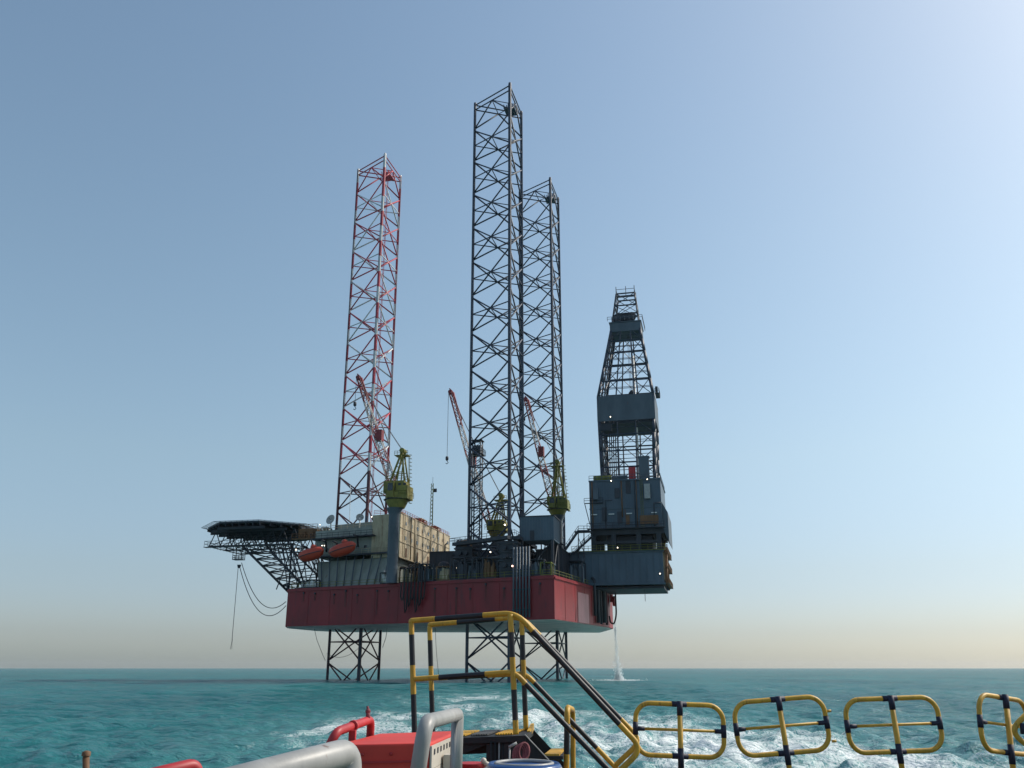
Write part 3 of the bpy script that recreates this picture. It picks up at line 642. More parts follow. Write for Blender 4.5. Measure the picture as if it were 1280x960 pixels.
def crane(label, n, ped, hs, apex, b0, b1, ym, zfoot, cabside, hookdrop, bm, stripes, wide=1.7):
    pc = Vector((ped[0], n, 0)); t = thing('deck_crane', (pc.x, n, zfoot), label, 'crane', 'lattice boom cranes on the rig deck')
    z0, z1 = hs[2], hs[3]
    g = R_(); g.lathe((pc.x, n, zfoot), [(1.2, 0), (1.2, z0 - zfoot - 1.5), (1.5, z0 - zfoot - .8), (1.9, z0 - zfoot)], 20)
    for z in np.arange(zfoot + 3, z0 - 2, 3.2): g.lathe((pc.x, n, z), [(1.26, 0), (1.26, .15)], 20)
    g.build('pedestal', M['steel'], t)
    g = R_(); cx = (hs[0] + hs[1]) / 2; hw = (hs[1] - hs[0]) / 2 * .86; zh = z1 - z0
    g.lathe((cx, n, z0 + .003), [(hw * .62, 0), (hw * .86, zh * .25), (hw * .92, zh * .55)], 12)
    g.box((cx - hw * .9, n - 2.0, z0 + zh * .55), (cx + hw * .75, n + 2.0, z1)); g.box((cx + hw * .3, n - 2.3, z0 + zh * .3), (cx + hw * 1.08, n + 1.7, z0 + zh * .8))
    g.build('machinery_house', ym, t)
    for k in range(4):
        g = R_(); x = cx - hw * .55 + k * hw * .42; g.box((x, n - 2.06, z0 + zh * .62), (x + hw * .22, n - 2.003, z0 + zh * .9)); g.build('louvre', M['dark'], t)
    g = R_(); g.lathe((cx, n, z0 + zh * .30), [(hw * 1.04, 0), (hw * 1.04, .12)], 14); g.build('deck_ring', M['dark'], t)
    g = R_(); g.rail([(cx - hw, n - 2.4, z0 + zh * .4), (cx + hw, n - 2.4, z0 + zh * .4), (cx + hw * 1.1, n + 2, z0 + zh * .4)], 1.2, 1.2, .06)
    g.rail([(cx - hw * .8, n - 1.9, z1), (cx + hw * .7, n - 1.9, z1), (cx + hw * .7, n + 1.9, z1)], 1.1, 1.2, .06); g.build('guard_rail', ym, t)
    g = R_(); x = cx - hw * cabside
    g.box((x - .9, n - 2.9, z0 + zh * .35), (x + .7, n - 1.4, z0 + zh * .95)); cb = g.build('cab', ym, t)
    g = R_(); g.box((x - .95, n - 2.6, z0 + zh * .6), (x - .9 - .003, n - 1.6, z0 + zh * .88)); g.box((x - .7, n - 2.95, z0 + zh * .6), (x + .5, n - 2.903, z0 + zh * .88)); w_ = g.build('cab_window', M['glass'], cb); w_['_x'] = 1
    g = R_(); ap = Vector(apex)
    for y in (-1.3, 1.3):
        g.tube((cx - hw * .45, n + y, z1), ap + Vector((0, y * .5, 0)), .24, 7); g.tube((cx + hw * .7, n + y, z1), ap + Vector((0, y * .5, 0)), .2, 7)
        for f_ in (.3, .6): g.tube(Vector((cx - hw * .45, n + y, z1)).lerp(ap, f_), Vector((cx + hw * .7, n + y, z1)).lerp(ap, f_), .1, 5)
        g.tube((cx + hw * .1, n + y, z1), ap + Vector((0, y * .5, 0)), .14, 6)
    for f_ in (.25, .5, .75): g.tube(Vector((cx - hw * .45, n - 1.3, z1)).lerp(ap, f_), Vector((cx - hw * .45, n + 1.3, z1)).lerp(ap, f_), .09, 5)
    g.lathe(ap + Vector((0, -1.0, 0)), [(.6, 0), (.6, 2.0)], 12, axis=(0, 1, 0)); g.box((ap.x - 1.7, ap.y - 1.1, ap.z - 1.2), (ap.x - .3, ap.y + 1.1, ap.z - 1.05)); g.rail([(ap.x - 1.7, ap.y - 1.1, ap.z - 1.05), (ap.x - .3, ap.y - 1.1, ap.z - 1.05)], .9, .7, .05)
    g.box((ap.x + .3, ap.y - 1.1, ap.z - 1.2), (ap.x + 1.5, ap.y + 1.1, ap.z - 1.05)); g.rail([(ap.x + .3, ap.y - 1.1, ap.z - 1.05), (ap.x + 1.5, ap.y - 1.1, ap.z - 1.05)], .9, .6, .05)
    g.build('a_frame', ym, t)
    g = R_(); x = cx + hw * 1.0                                            # caged ladder behind the A-frame
    for y in (-.3, .3): g.tube((x, n + y, z0 + 1), (ap.x + 1.5, n + y, ap.z - 1), .06, 4)
    for i in range(14):
        p = Vector((x, n, z0 + 1)).lerp(Vector((ap.x + 1.5, n, ap.z - 1)), i / 13)
        g.path([p + Vector((0, -.35, 0)), p + Vector((.55, -.3, 0)), p + Vector((.55, .3, 0)), p + Vector((0, .35, 0))], .045, 4)
    g.build('caged_ladder', ym, t)
    g = R_(); B0 = Vector(b0); B1 = Vector(b1)
    lattice(g, B0, B1, wide, .75, 18, stripes, .12, .065); g.build('boom', bm, t)
    d = (B1 - B0).normalized(); g = R_()
    up = Vector((-d.z, 0, d.x)); up = -up if up.z < 0 else up
    g.path([B0.lerp(B1, .74), B0.lerp(B1, .78) + up * .9, B1 + up * .55, B1 + d * 1.0], .16, 6); g.path([B1 - d * 3.4 + up * .5, B1 - d * .4 + up * .6], .38, 6); g.lathe(B1 + Vector((0, -.4, 0)), [(.55, 0), (.55, .8)], 12, axis=(0, 1, 0)); g.build('boom_head', bm[0], t)
    g = R_(); g.box(tuple(B0.lerp(B1, .42) + Vector((-.5, -.8, 0))), tuple(B0.lerp(B1, .42) + Vector((.9, .8, 2.6)))); g.build('boom_walkway_box', bm[0], t)
    g = R_()
    for y in (-.5, .5): g.path(sag(ap + Vector((0, y, 0)), B1 - d * 1.0 + Vector((0, y * .6, .3)), .5, 8), .055, 4)
    g.build('pendant_line', M['wire'], t)
    g = R_(); hk = B1 + Vector((-.5, 0, -hookdrop)); g.path([B1 + Vector((-.5, 0, 0)), hk], .055, 4); hl = g.build('hoist_rope', M['wire'], t)
    g = R_(); g.lathe(hk + Vector((0, 0, -1.2)), [(.12, 0), (.4, .3), (.4, 1.0), (.1, 1.2)], 8); g.path([hk + Vector((0, 0, -1.2)), hk + Vector((.35, 0, -1.7)), hk + Vector((0, 0, -2.0)), hk + Vector((-.3, 0, -1.8))], .1, 5); g.build('hook_block', M['dark'], t)
    return t
BM = [mat('boom_red', (.22, .03, .035), .6, 0, .4, .6, .3), mat('boom_pale', (.40, .36, .33), .6, 0, .35, .6, .3), M['brown']]
st1 = lambda f_: 0 if (f_ < .12 or .2 < f_ < .33 or .42 < f_ < .56 or f_ > .78) else 1
h0 = RP(478, 636, -25.5); h1 = RP(515, 602, -25.5)
crane('yellow crane on a grey column between lifeboats and sunlit quarters wall', -25.5, (RP(490.5, 700, -25.5).x,), (h0.x, h1.x, h0.z, RP(495, 603, -25.5).z), RP(504, 564, -25.5), RP(493, 612, -25.5), RP(448, 472, -25.5), M['yellow'], ZT, .2, 6.0, BM, st1)
h0 = RP(682, 645, 10.5); h1 = RP(712, 618, 10.5)
crane('green-yellow crane between the rear leg and the derrick', 10.5, (RP(698, 690, 10.5).x,), (h0.x, h1.x, h0.z, RP(695, 622, 10.5).z), RP(697, 578, 10.5), RP(690, 625, 10.5), RP(657, 499, 10.5), M['ygreen'], ZT, .3, 5.0, BM, st1)
h0 = RP(607, 672, -4); h1 = RP(636, 648, -4)
crane('yellow crane seen through the tallest leg with its boom leaning left', -4, (RP(622, 690, -4).x,), (h0.x, h1.x, h0.z, RP(622, 651, -4).z), RP(627, 620, -4), RP(611, 655, -4), RP(563, 490, -4), M['yellow'], ZT, .4, 17.0, BM, lambda f_: 0 if (f_ > .74 or .5 < f_ < .58 or f_ < .1) else 1)

# ------------------------------------------------------------------ cantilever, drill floor, derrick
t = thing('cantilever', (14, 0, ZT), 'long blue-grey cantilever box carrying the drill floor over the stern', 'cantilever')
g = R_(); g.box((-4, -9, 21.2), (33.3, -8.2, 27.9)); g.box((-4, 8.2, 21.2), (33.3, 9, 27.9))
for x in np.arange(-3, 33.2, 1.55): g.box((x, -9.12, 21.5), (x + .16, -9.003, 27.6)); g.box((x, 9.003, 21.5), (x + .16, 9.12, 27.6))
g.box((-4, -9.3, 20.7), (33.6, -8.0, 21.19)); g.box((-4, 8.0, 20.7), (33.6, 9.3, 21.19)); g.box((-4, -9.3, 27.91), (33.6, -8.0, 28.3)); g.box((-4, 8.0, 27.91), (33.6, 9.3, 28.3))
g.build('girder', M['clad'], t)
R_().box((-3.9, -8.19, 21.4), (33.2, 8.19, 21.7)).build('pipe_deck', M['deck'], t)
g = R_(); g.box((33.303, -8.1, 21.8), (33.6, 8.1, 27.8)); g.build('stern_bulkhead', M['cream'], t)
g = R_()
for i in range(7): g.box((33.603, -8.6 + i * 2.4, 20.6), (33.85, -8.4 + i * 2.4, 29.2 + (i % 3)))
for z in (21, 24.5, 27.8): g.box((33.603, -9, z), (34.5, 8.5, z + .1)); g.rail([(34.4, -9, z + .12), (34.4, 8.5, z + .12)], 1.1, 1.6, .05)
for i in range(5): g.tube((34.1, -8.8 + i * .9, 20.8), (34.1, -8.8 + i * .9, 24 + i * 1.3), .1, 6)
g.build('stern_walkway', M['brown'], t)
g = R_(); g.box((12.6, -9.8, 28.3), (34, -8.8, 28.42)); g.rail([(12.6, -9.75, 28.42), (34, -9.75, 28.42)], 1.1, 1.8, .05); g.build('side_walkway', M['ygreen'], t)
g = R_(); g.box((15, -8, 19.9), (33.2, 8, 20.4)); g.build('lower_flange', M['dark'], t)

t = thing('drill_floor', (25, 0, 28.3), 'blue clad drill floor house on top of the cantilever', 'drill floor')
g = R_()
for x in (17.6, 22.3, 28, 32.6):
    for y in (-8, 0, 8): g.box((x - .55, y - .55, 28.43), (x + .55, y + .55, 33.4))
g.box((17, -8.6, 32.1), (33.8, 8.6, 33.39)); g.box((20.5, -6.5, 28.5), (31, 6.5, 32.0)); g.box((17.5, -8.4, 30.1), (32.5, -8.0, 30.7)); g.build('substructure', M['dark'], t)
g = R_(); g.box((17.0, -9.0, 33.5), (33.6, 9.0, 44.6))
for x in np.arange(17.2, 33.5, .62): g.box((x, -9.07, 33.7), (x + .1, -9.003, 44.4))
g.box((16.9, -9.2, 38.0), (33.7, -9.003, 38.25)); g.box((16.9, -9.25, 44.61), (33.8, 9.2, 44.9)); g.build('cladding', M['clad'], t)
g = R_(); g.box((16.4, -10.2, 33.3), (34.2, -9.05, 33.48)); g.rail([(16.4, -10.1, 33.5), (34.2, -10.1, 33.5)], 1.15, 1.4, .055); g.box((15.8, -9.6, 39.4), (20.2, -9.08, 39.55)); g.rail([(15.8, -9.55, 39.55), (20.2, -9.55, 39.55)], 1.1, 1.2, .055)
g.tube((15.9, -9.4, 39.4), (17.0, -9.4, 34.5), .1, 5); g.build('balcony', M['dark'], t)
for x0, x1, z0, z1 in ((18.0, 19.2, 40.2, 42.8), (29.9, 31.2, 40.0, 43.4)):
    g = R_(); g.box((x0, -10.1, z0), (x1, -9.08, z1)); g.build('air_duct', M['gpipe'] if z0 > 39.9 and x0 > 25 else M['steel'], t)
for x in (17.4, 21.4, 25.5, 31.2):
    g = R_(); g.box((x, -9.35, 36.7), (x + 1.3, -9.08, 36.9)); g.build('strip_light', M['white'], t)
g = R_(); g.box((28.6, -9.5, 34.2), (32.8, -9.08, 36.2)); g.box((25.4, -9.4, 34.3), (26.2, -9.08, 36.4)); g.build('side_cabinet', M['brown'], t)
g = R_(); g.prism([(33.603, -8.2), (34.9, -8.2), (34.9, 7), (33.603, 7)], lambda p: 30.2 if p[0] > 34 else 33.0, lambda p: 36.9 if p[0] > 34 else 39.4); g.build('stern_hood', M['steel'], t)
for i, (x, z0, z1, r_) in enumerate(((17.7, 33.6, 44.5, .14), (20.7, 33.6, 40, .1), (24.6, 36, 44.5, .16), (27.6, 33.6, 44.5, .1), (28.0, 33.6, 44.5, .1), (31.9, 33.6, 39, .13))):
    g = R_(); g.path([(x, -9.35, z0), (x, -9.35, z1)] + ([(x + 1.6, -9.35, z1)] if i % 2 else []), r_, 6); g.build('wall_pipe', M['dark'] if i % 2 else M['brown'], t)
for x, z in ((23, 40.5), (25.6, 41.5), (19.9, 35.2), (23.4, 34.6)):
    g = R_(); g.box((x, -9.3, z), (x + 1.1, -9.08, z + 1.3 + (x % 2))); g.build('louvre', M['dark'], t)
g = R_()
for y in (-.25, .25): g.tube((29.2 + y, -9.4, 33.6), (29.2 + y, -9.4, 44.8), .04, 4)
for i in range(28): g.tube((28.95, -9.4, 33.8 + i * .4), (29.45, -9.4, 33.8 + i * .4), .03, 4)
g.build('ladder', M['ygreen'], t)
g = R_(); g.rail([(17, -8.9, 44.9), (33.6, -8.9, 44.9), (33.6, 8.9, 44.9)], 1.15, 1.4, .055); g.build('roof_rail', M['steel'], t)
g = R_(); g.lathe((18.0, -7.9, 45.4), [(.85, 0), (.85, 4.2)], 14, axis=(1, 0, 0)); g.build('air_receiver', M['ygreen'], t)
g = R_(); g.box((26.3, -8.2, 44.95), (27.9, -7.0, 47.9)); g.build('red_cabinet', M['redp'], t)
g = R_(); g.box((28.8, -7.9, 44.95), (31.1, -6.2, 50.2)); g.box((28.6, -8.0, 50.2), (31.3, -6.1, 50.5)); g.build('dog_house', M['steel'], t)
g = R_(); g.lathe((22.5, -8.0, 45.4), [(.7, 0), (.7, 3.4)], 14, axis=(1, 0, 0)); g.build('tank', M['steel'], t)
# stair between the hull and the drill floor
t = thing('stair_tower', (14, -10, 21), 'open steel stairs between the deck and the drill floor', 'stairs')
g = R_(); P = [RP(705, 690, -10.6), RP(723, 664, -10.6), RP(737, 664, -10.6)]
g.path(P, .3, 5); g.rail(P, 1.2, 1.1, .055); P2 = [RP(716, 693, -10.6), RP(741, 670, -10.6)]; g.path(P2, .28, 5); g.rail(P2, 1.1, 1.2, .05); g.build('flight', M['dark'], t)
g = R_()
for u in (723, 730): g.tube(RP(u, 666, -10.6), RP(u, 705, -10.6), .12, 5)
g.tube(RP(723, 672, -10.6), RP(730, 690, -10.6), .08, 4); g.tube(RP(730, 672, -10.6), RP(723, 690, -10.6), .08, 4); g.box(tuple(RP(718, 664, -10.6)), tuple(RP(741, 666, -9.3))); g.build('support_frame', M['dark'], t)

t = thing('derrick', (26.2, 0, 44.9), 'tapering dark steel drilling derrick above the drill floor', 'derrick')
cy = 0.0
def sec(z):
    if z <= 66: x0, x1 = 19.9 - .02 * (z - 45), 32.2 + .03 * (z - 45)
    elif z <= 84.5: f_ = (z - 66) / 18.5; x0, x1 = 19.5 + f_ * 3.5, 32.8 - f_ * 2.6
    else: f_ = (z - 84.5) / 10.5; x0, x1 = 23.0 + f_ * 1.5, 30.2 - f_ * 1.0
    h_ = (x1 - x0) / 2; return x0, x1, -h_, h_
def corners(z): x0, x1, y0, y1 = sec(z); return [Vector((x0, y0, z)), Vector((x1, y0, z)), Vector((x1, y1, z)), Vector((x0, y1, z))]
lv = [44.9, 48.5, 52.5, 56.5, 60, 66, 70.2, 74.2, 78, 81.4, 84.5, 88, 91.5, 95]
for k in range(4):
    g = R_()
    for a, b in zip(lv[:-1], lv[1:]): g.tube(corners(a)[k], corners(b)[k], .48 if a < 60 else .38 if a < 84 else .22, 6)
    g.build('corner_post', M['leg'], t)
for i, (a, b) in enumerate(zip(lv[:-1], lv[1:])):
    g = R_(); A, B = corners(a), corners(b)
    for k in range(4):
        k2 = (k + 1) % 4; g.tube(B[k], B[k2], .2, 5)
        if a < 84:
            for f_ in (.33, .67): g.tube(A[k].lerp(A[k2], f_), B[k].lerp(B[k2], f_), .18, 5)
            m1, m2 = A[k].lerp(A[k2], .33), A[k].lerp(A[k2], .67); n1, n2 = B[k].lerp(B[k2], .33), B[k].lerp(B[k2], .67)
            (g.tube(A[k], n1, .11, 5), g.tube(A[k2], n2, .11, 5)) if i % 2 else (g.tube(m1, B[k], .11, 5), g.tube(m2, B[k2], .11, 5))
            if k != 0 or i % 2 == 0: g.tube(m1, n2, .09, 4)
            mm = A[k].lerp(B[k], .5); mm2 = A[k2].lerp(B[k2], .5); g.tube(mm, mm2, .08, 4)
        else:
            g.tube(A[k], B[k2], .09, 4); g.tube(A[k2], B[k], .09, 4)
    g.build('lattice_tier', M['leg'], t)
g = R_(); x0, x1, y0, y1 = sec(66)
for z0, z1, o in ((59.8, 66.2, .3),): 
    g.box((x0 - o, y0 - o, z0), (x1 + o, y0 - o + .2, z1)); g.box((x0 - o, y1 + o - .2, z0), (x1 + o, y1 + o, z1)); g.box((x0 - o, y0 - o + .203, z0), (x0 - o + .2, y1 + o - .203, z1)); g.box((x1 + o - .2, y0 - o + .203, z0), (x1 + o, y1 + o - .203, z1))
g.build('racking_windwall', M['steel'], t)
g = R_(); g.box((x0 + .6, y0 + .4, 59.2), (x1 - .6, y1 - .4, 59.6)); g.box((x0 + .3, y0 - .2, 57.5), (x0 + 3, y0 + 2, 59.1)); g.rail([(x1 + .5, y0 - .5, 66.2), (x1 + 1.5, y0 - .5, 66.2), (x1 + 1.5, y0 + 4, 66.2)], 1.1, 1.1, .06); g.box((x1 + .503, y0 - .5, 66.0), (x1 + 1.5, y0 + 4, 66.15)); g.box((x1 + .6, y0, 66.2), (x1 + 1.2, y0 + .9, 67.9)); g.build('monkey_board', M['dark'], t)
x0, x1, y0, y1 = sec(84.5); g = R_(); g.box((x0 - .3, y0 - .3, 84.0), (x1 + .3, y1 + .3, 86.4)); g.box((x0 - .5, y0 - .5, 86.403), (x1 + .5, y1 + .5, 86.6)); g.build('crown_block_platform', M['steel'], t)
g = R_(); g.rail([(x0 - .8, y0 - .8, 86.8), (x1 + .8, y0 - .8, 86.8), (x1 + .8, y1 + .8, 86.8)], 1.1, 1.0, .06); g.build('guard_rail', M['steel'], t)
for i in range(6):
    g = R_(); g.lathe((24.2 + i * .75, -1.2, 88.6 + .25 * (i % 2)), [(1.3, 0), (1.3, .35)], 14, axis=(.25, 1, 0)); g.box((24.0 + i * .75, -.8, 86.8), (24.3 + i * .75, .8, 88.6)); g.build('crown_sheave', M['dark'], t)
g = R_(); c4 = corners(95)
for a, b in ((0, 1), (1, 2), (2, 3), (3, 0)): g.tube(c4[a] + Vector((0, 0, 1.2)), c4[b] + Vector((0, 0, 1.2)), .07, 4)
for p in c4: g.tube(p, p + Vector((0, 0, 2.0)), .1, 5)
g.tube((26.8, 0, 95), (26.8, 0, 98.0), .09, 5); g.box((24.4, -.3, 95.0), (29.2, .3, 95.35)); g.build('crown_frame', M['leg'], t)
g = R_()
for q in (-.5, -.2, .2, .5): g.tube((27.4 + q, 0, 62), (27.2 + q, 0, 87), .045, 4)
g.build('drilling_line', M['wire'], t)
g = R_(); g.box((26.3, -.9, 64.5), (28.4, .9, 67.8)); g.lathe((27.3, 0, 67.8), [(.9, 0), (.9, .9), (.3, 1.6)], 12); g.box((26.6, -.6, 62.0), (28.1, .6, 64.4)); g.build('travelling_block', M['dark'], t)
g = R_(); g.tube((28.2, -1.6, 45), (28.0, -1.4, 78), .32, 8); g.build('standpipe', M['white'], t)
for q in range(9):
    x = 20.8 + (q % 5) * .5; y = 2.0 + (q // 5) * .6
    g = R_(); g.tube((x, y, 45), (x + .25, y, 63), .1, 5); g.build('drill_pipe_stand', M['dark'], t)

# ------------------------------------------------------------------ deck houses, tanks and machinery on the main deck
def cabin(name, label, cat, a, b, wall, roofm=None, ribs=True, legs_to=None, group=None):
    t = thing(name, ((a[0] + b[0]) / 2, (a[1] + b[1]) / 2, a[2]), label, cat, group)
    g = R_(); g.box(a, b)
    if ribs:
        for x in np.arange(a[0] + .2, b[0], .6): g.box((x, a[1] - .07, a[2] + .2), (x + .1, a[1] - .003, b[2] - .2))
        for y in np.arange(a[1] + .2, b[1], .6): g.box((b[0] + .003, y, a[2] + .2), (b[0] + .07, y + .1, b[2] - .2))
    g.build('wall', wall, t)
    R_().box((a[0] - .2, a[1] - .2, b[2] + .003), (b[0] + .2, b[1] + .2, b[2] + .2)).build('roof', roofm or wall, t)
    g = R_(); x = a[0] + (b[0] - a[0]) * .3; g.box((x, a[1] - .12, a[2] + .1), (x + .9, a[1] - .08, a[2] + min(2.1, (b[2] - a[2]) * .8))); g.build('door', M['dark'], t)
    if legs_to is not None:
        g = R_()
        for x in (a[0] + .4, b[0] - .4):
            for y in (a[1] + .4, b[1] - .4): g.box((x - .25, y - .25, legs_to), (x + .25, y + .25, a[2] - .003))
            g.tube((x, a[1] + .4, legs_to), (x, b[1] - .4, a[2]), .12, 5)
        g.tube((a[0] + .4, a[1] + .4, legs_to), (b[0] - .4, a[1] + .4, a[2]), .14, 5); g.build('support_leg', M['dark'], t)
    return t
a = RP(650, 676, -29); b = RP(692, 645, -29)
cabin('control_cabin', 'dark teal ribbed cabin on stilts right of the tallest leg', 'cabin', (a.x, -29, a.z), (b.x, -22, b.z), M['clad'], M['dark'], True, ZT + .07)
cabin('deck_container', 'dark blue shipping container below the raised teal cabin', 'container', (5.6, -30, ZT + .08), (11.8, -27.4, ZT + 2.7), M['clad'], group='containers on the rig deck')
cabin('deck_container', 'blue-grey container standing left of the nearest jack house', 'container', (-17, -26.6, ZT + .08), (-11, -24.1, ZT + 2.6), M['steel'], group='containers on the rig deck')
cabin('deck_container', 'brown rusty container under the sunlit quarters wall', 'container', (-22.5, -20, ZT + .08), (-17, -17, ZT + 3.2), M['brown'], group='containers on the rig deck')
cabin('engine_room', 'wide low dark engine house behind the tallest leg', 'deck house', (-21, -12, ZT + .08), (-1, 14, ZT + 8.2), M['dark'], M['dark'])
cabin('pump_room', 'dark machinery house between tallest leg and cantilever', 'deck house', (6.2, -20, ZT + .08), (12.2, -9.9, ZT + 7.0), M['dark'], M['dark'])
def dtank(p, q, r, m, label, band=True):
    p = Vector(p); q = Vector(q); L_ = (q - p).length; t = thing('deck_tank', tuple(p.lerp(q, .5) - Vector((0, 0, r))), label, 'tank', 'tanks on the rig deck')
    prof = [(.05, 0), (r * .6, .12), (r * .92, .4), (r, .8), (r, L_ - .8), (r * .92, L_ - .4), (r * .6, L_ - .12), (.05, L_)]
    R_().lathe(p, prof, 18, axis=(q - p)).build('shell', m, t)
    g = R_()
    for f_ in (.25, .75):
        c = p.lerp(q, f_); g.lathe(c, [(r + .06, 0), (r + .06, .25)], 18, axis=(q - p)) if band else None
        if abs((q - p).z) < .1: g.box((c.x - .3, c.y - r * .8, ZT + .07), (c.x + .3, c.y + r * .8, c.z - r * .5))
    g.build('saddle', M['dark'], t)
dtank(RP(572, 683, -22), RP(590, 681, -22), 1.3, M['brown'], 'rounded brown tank left of the nearest jack house')
dtank((-22, -13, 24), (-15, -13, 24), 1.1, M['cream'], 'pale horizontal tank below the quarters wall corner')
dtank((-15.2, -19, ZT + .1), (-15.2, -19, ZT + 5.2), 1.25, M['dark'], 'upright dark tank beside the brown container', False)
dtank((-12.3, -19, ZT + .1), (-12.3, -19, ZT + 6.0), 1.0, M['steel'], 'upright blue-grey tank beside the nearest leg', False)
clutter('pump_skid', 'cluttered pump skid at the foot of the sunlit wall', 'pump skid', (-22, -23.5, ZT + .07), (M['brown'], M['cream']), 11, 14, (3.2, 2.4, 3.4))
clutter('pump_skid', 'dark pump skid between the hoses and the nearest leg', 'pump skid', (-16.5, -29.2 + 2, ZT + .07), (M['dark'], M['steel']), 12, 12, (3.2, 1.0, 3.6))
clutter('pump_skid', 'dark pump skid just left of the riser pipes', 'pump skid', (-3.8, -31.0 + 1.6, ZT + .07), (M['dark'], M['dark']), 13, 14, (3.6, 1.0, 4.4))
clutter('pump_skid', 'greenish pump skid on the stern corner of the hull', 'pump skid', (11.0, -32.4, ZT + .07), (M['ygreen'], M['dark']), 14, 12, (2.2, 2.6, 2.6))
clutter('pump_skid', 'grey pump skid beneath the cantilever side walkway', 'pump skid', (14.3, -13.5, ZT + .07), (M['dark'], M['steel']), 15, 16, (3.2, 5, 4.8))
clutter('generator', 'dark generator frame on the bow deck under the lifeboats', 'generator', (-50.5, -15.6, ZT + .07), (M['dark'], M['white']), 16, 10, (2.6, 1.6, 1.6))
clutter('manifold', 'tangle of pipes on top of the engine house', 'pipe manifold', (-13.5, -6, ZT + 6.3), (M['dark'], M['brown']), 17, 16, (6, 5, 2.4))
clutter('manifold', 'tangle of pipes on the machinery house near the cantilever', 'pipe manifold', (9.2, -15, ZT + 7.25), (M['dark'], M['dark']), 18, 14, (4.5, 4.5, 1.6))

for i, (k, hgt, mt, lb) in enumerate(((4.5, 3.2, ('dark', 'steel'), 'dark valve skid on the near deck edge by the stern corner'), (15.5, 4.2, ('dark', 'brown'), 'brown and dark valve skid just left of the riser pipes'),
        (19.5, 3.4, ('dark', 'steel'), 'low valve skid under the left side of the tallest leg'), (23.5, 4.6, ('dark', 'dark'), 'tall black valve skid left of the tallest leg foot'), (27, 3.0, ('brown', 'cream'), 'rusty valve skid with pale fittings right of the black hoses'),
        (42, 2.4, ('dark', 'white'), 'pale valve skid left of the grey crane column'), (64, 1.8, ('dark', 'white'), 'small valve skid with white bollards at the bow corner'))):
    p = side(k, -1.6); clutter('valve_skid', lb, 'valve skid', (p.x, p.y, ZT + .07), (M[mt[0]], M[mt[1]]), 30 + i, 16, (3.2, 1.8, hgt))
for i in range(5):
    x = -17.5 + i * 2.9; y = -14.5; t = thing('vent_stack', (x, y, ZT + 8.3), ['', '', '', '', ''][i] or ['leftmost thin vent stack on the dark engine house', 'second vent stack from the left on the engine house', 'middle one of five vent stacks on the engine house', 'fourth vent stack from the left on the engine house', 'rightmost vent stack on the engine house behind the tallest leg'][i], 'vent stack', 'vent stacks on the engine house')
    hh = 1.6 + .7 * ((i * 7) % 3); R_().path([(x, -11, ZT + 8.3), (x, -11, ZT + 8.4 + hh), (x + .5, -11, ZT + 8.8 + hh)], .18, 8).build('pipe', M['dark'], t); R_().lathe((x, -11, ZT + 8.38), [(.4, 0), (.4, .12)], 10).build('flange', M['steel'], t)

# blue-grey lattice tower beside the tallest leg
t = thing('lattice_tower', (-10, -12, ZT), 'slim blue-grey lattice tower with a cage top at the tallest leg', 'tower')
a = RP(591, 640, -12.2); b = RP(601, 640, -12.2); g = R_(); zt = RP(596, 552, -12).z
for x in (a.x, b.x):
    for y in (-13.2, -11.2): g.tube((x, y, ZT + 6.2), (x, y, zt), .17, 6)
z = ZT + 7
while z < zt - 1.4:
    g.tube((a.x, -13.2, z), (b.x, -13.2, z + 1.5), .08, 4); g.tube((b.x, -13.2, z), (a.x, -13.2, z), .08, 4); g.tube((b.x, -13.2, z), (b.x, -11.2, z + 1.5), .08, 4); g.tube((a.x, -11.2, z), (b.x, -11.2, z + 1.5), .08, 4); z += 1.5
g.build('tower_frame', M['steel'], t)
g = R_(); cx = (a.x + b.x) / 2; g.box((cx - 1.6, -13.8, zt - 3.5), (cx + 1.6, -10.6, zt - 3.3)); g.rail([(cx - 1.6, -13.8, zt - 3.3), (cx + 1.6, -13.8, zt - 3.3), (cx + 1.6, -10.6, zt - 3.3)], 1.2, .8, .07); g.box((cx - 1.0, -13.2, zt - 3.2), (cx + .9, -11.5, zt - 1.2)); g.box((cx - 1.4, -13.5, zt), (cx + 1.4, -10.9, zt + .15)); g.build('cage_platform', M['dark'], t)

# hoses hung over the hull side below the crane
for i in range(7):
    k = 30.5 + i * .9; top_ = 24.6 - .22 * abs(i - 3) + .3 * (i % 2); g = R_()
    g.path([side(k, -1.4, top_ - 1.2), side(k, -.8, top_ - .2), side(k, .2, top_), side(k, .7, top_ - .8), side(k, .8, 19.5), side(k + .2, .75, 17.4 - (i % 3) * 1.3), side(k + .55, .7, 16.8 - (i % 3) * 1.3), side(k + .9, .75, 17.6), side(k + .8, .8, 20.8)], .15, 7)
    tag(g.build('loading_hose', M['hose']), 'thick black hose hung in a loop over the near side of the hull', 'hose', 'black hoses hung over the hull side')
t = thing('hose_rack', tuple(side(34, -1, ZT)), 'steel rack holding the black hoses at the hull edge', 'hose rack')
g = R_(); g.path([side(30, -.6, 23.8), side(38.2, -.6, 23.8)], .2, 6)
for k in (30, 34, 38.2): g.tube(side(k, -.6, ZT + .1), side(k, -.6, 23.8), .15, 5)
g.build('frame', M['dark'], t)
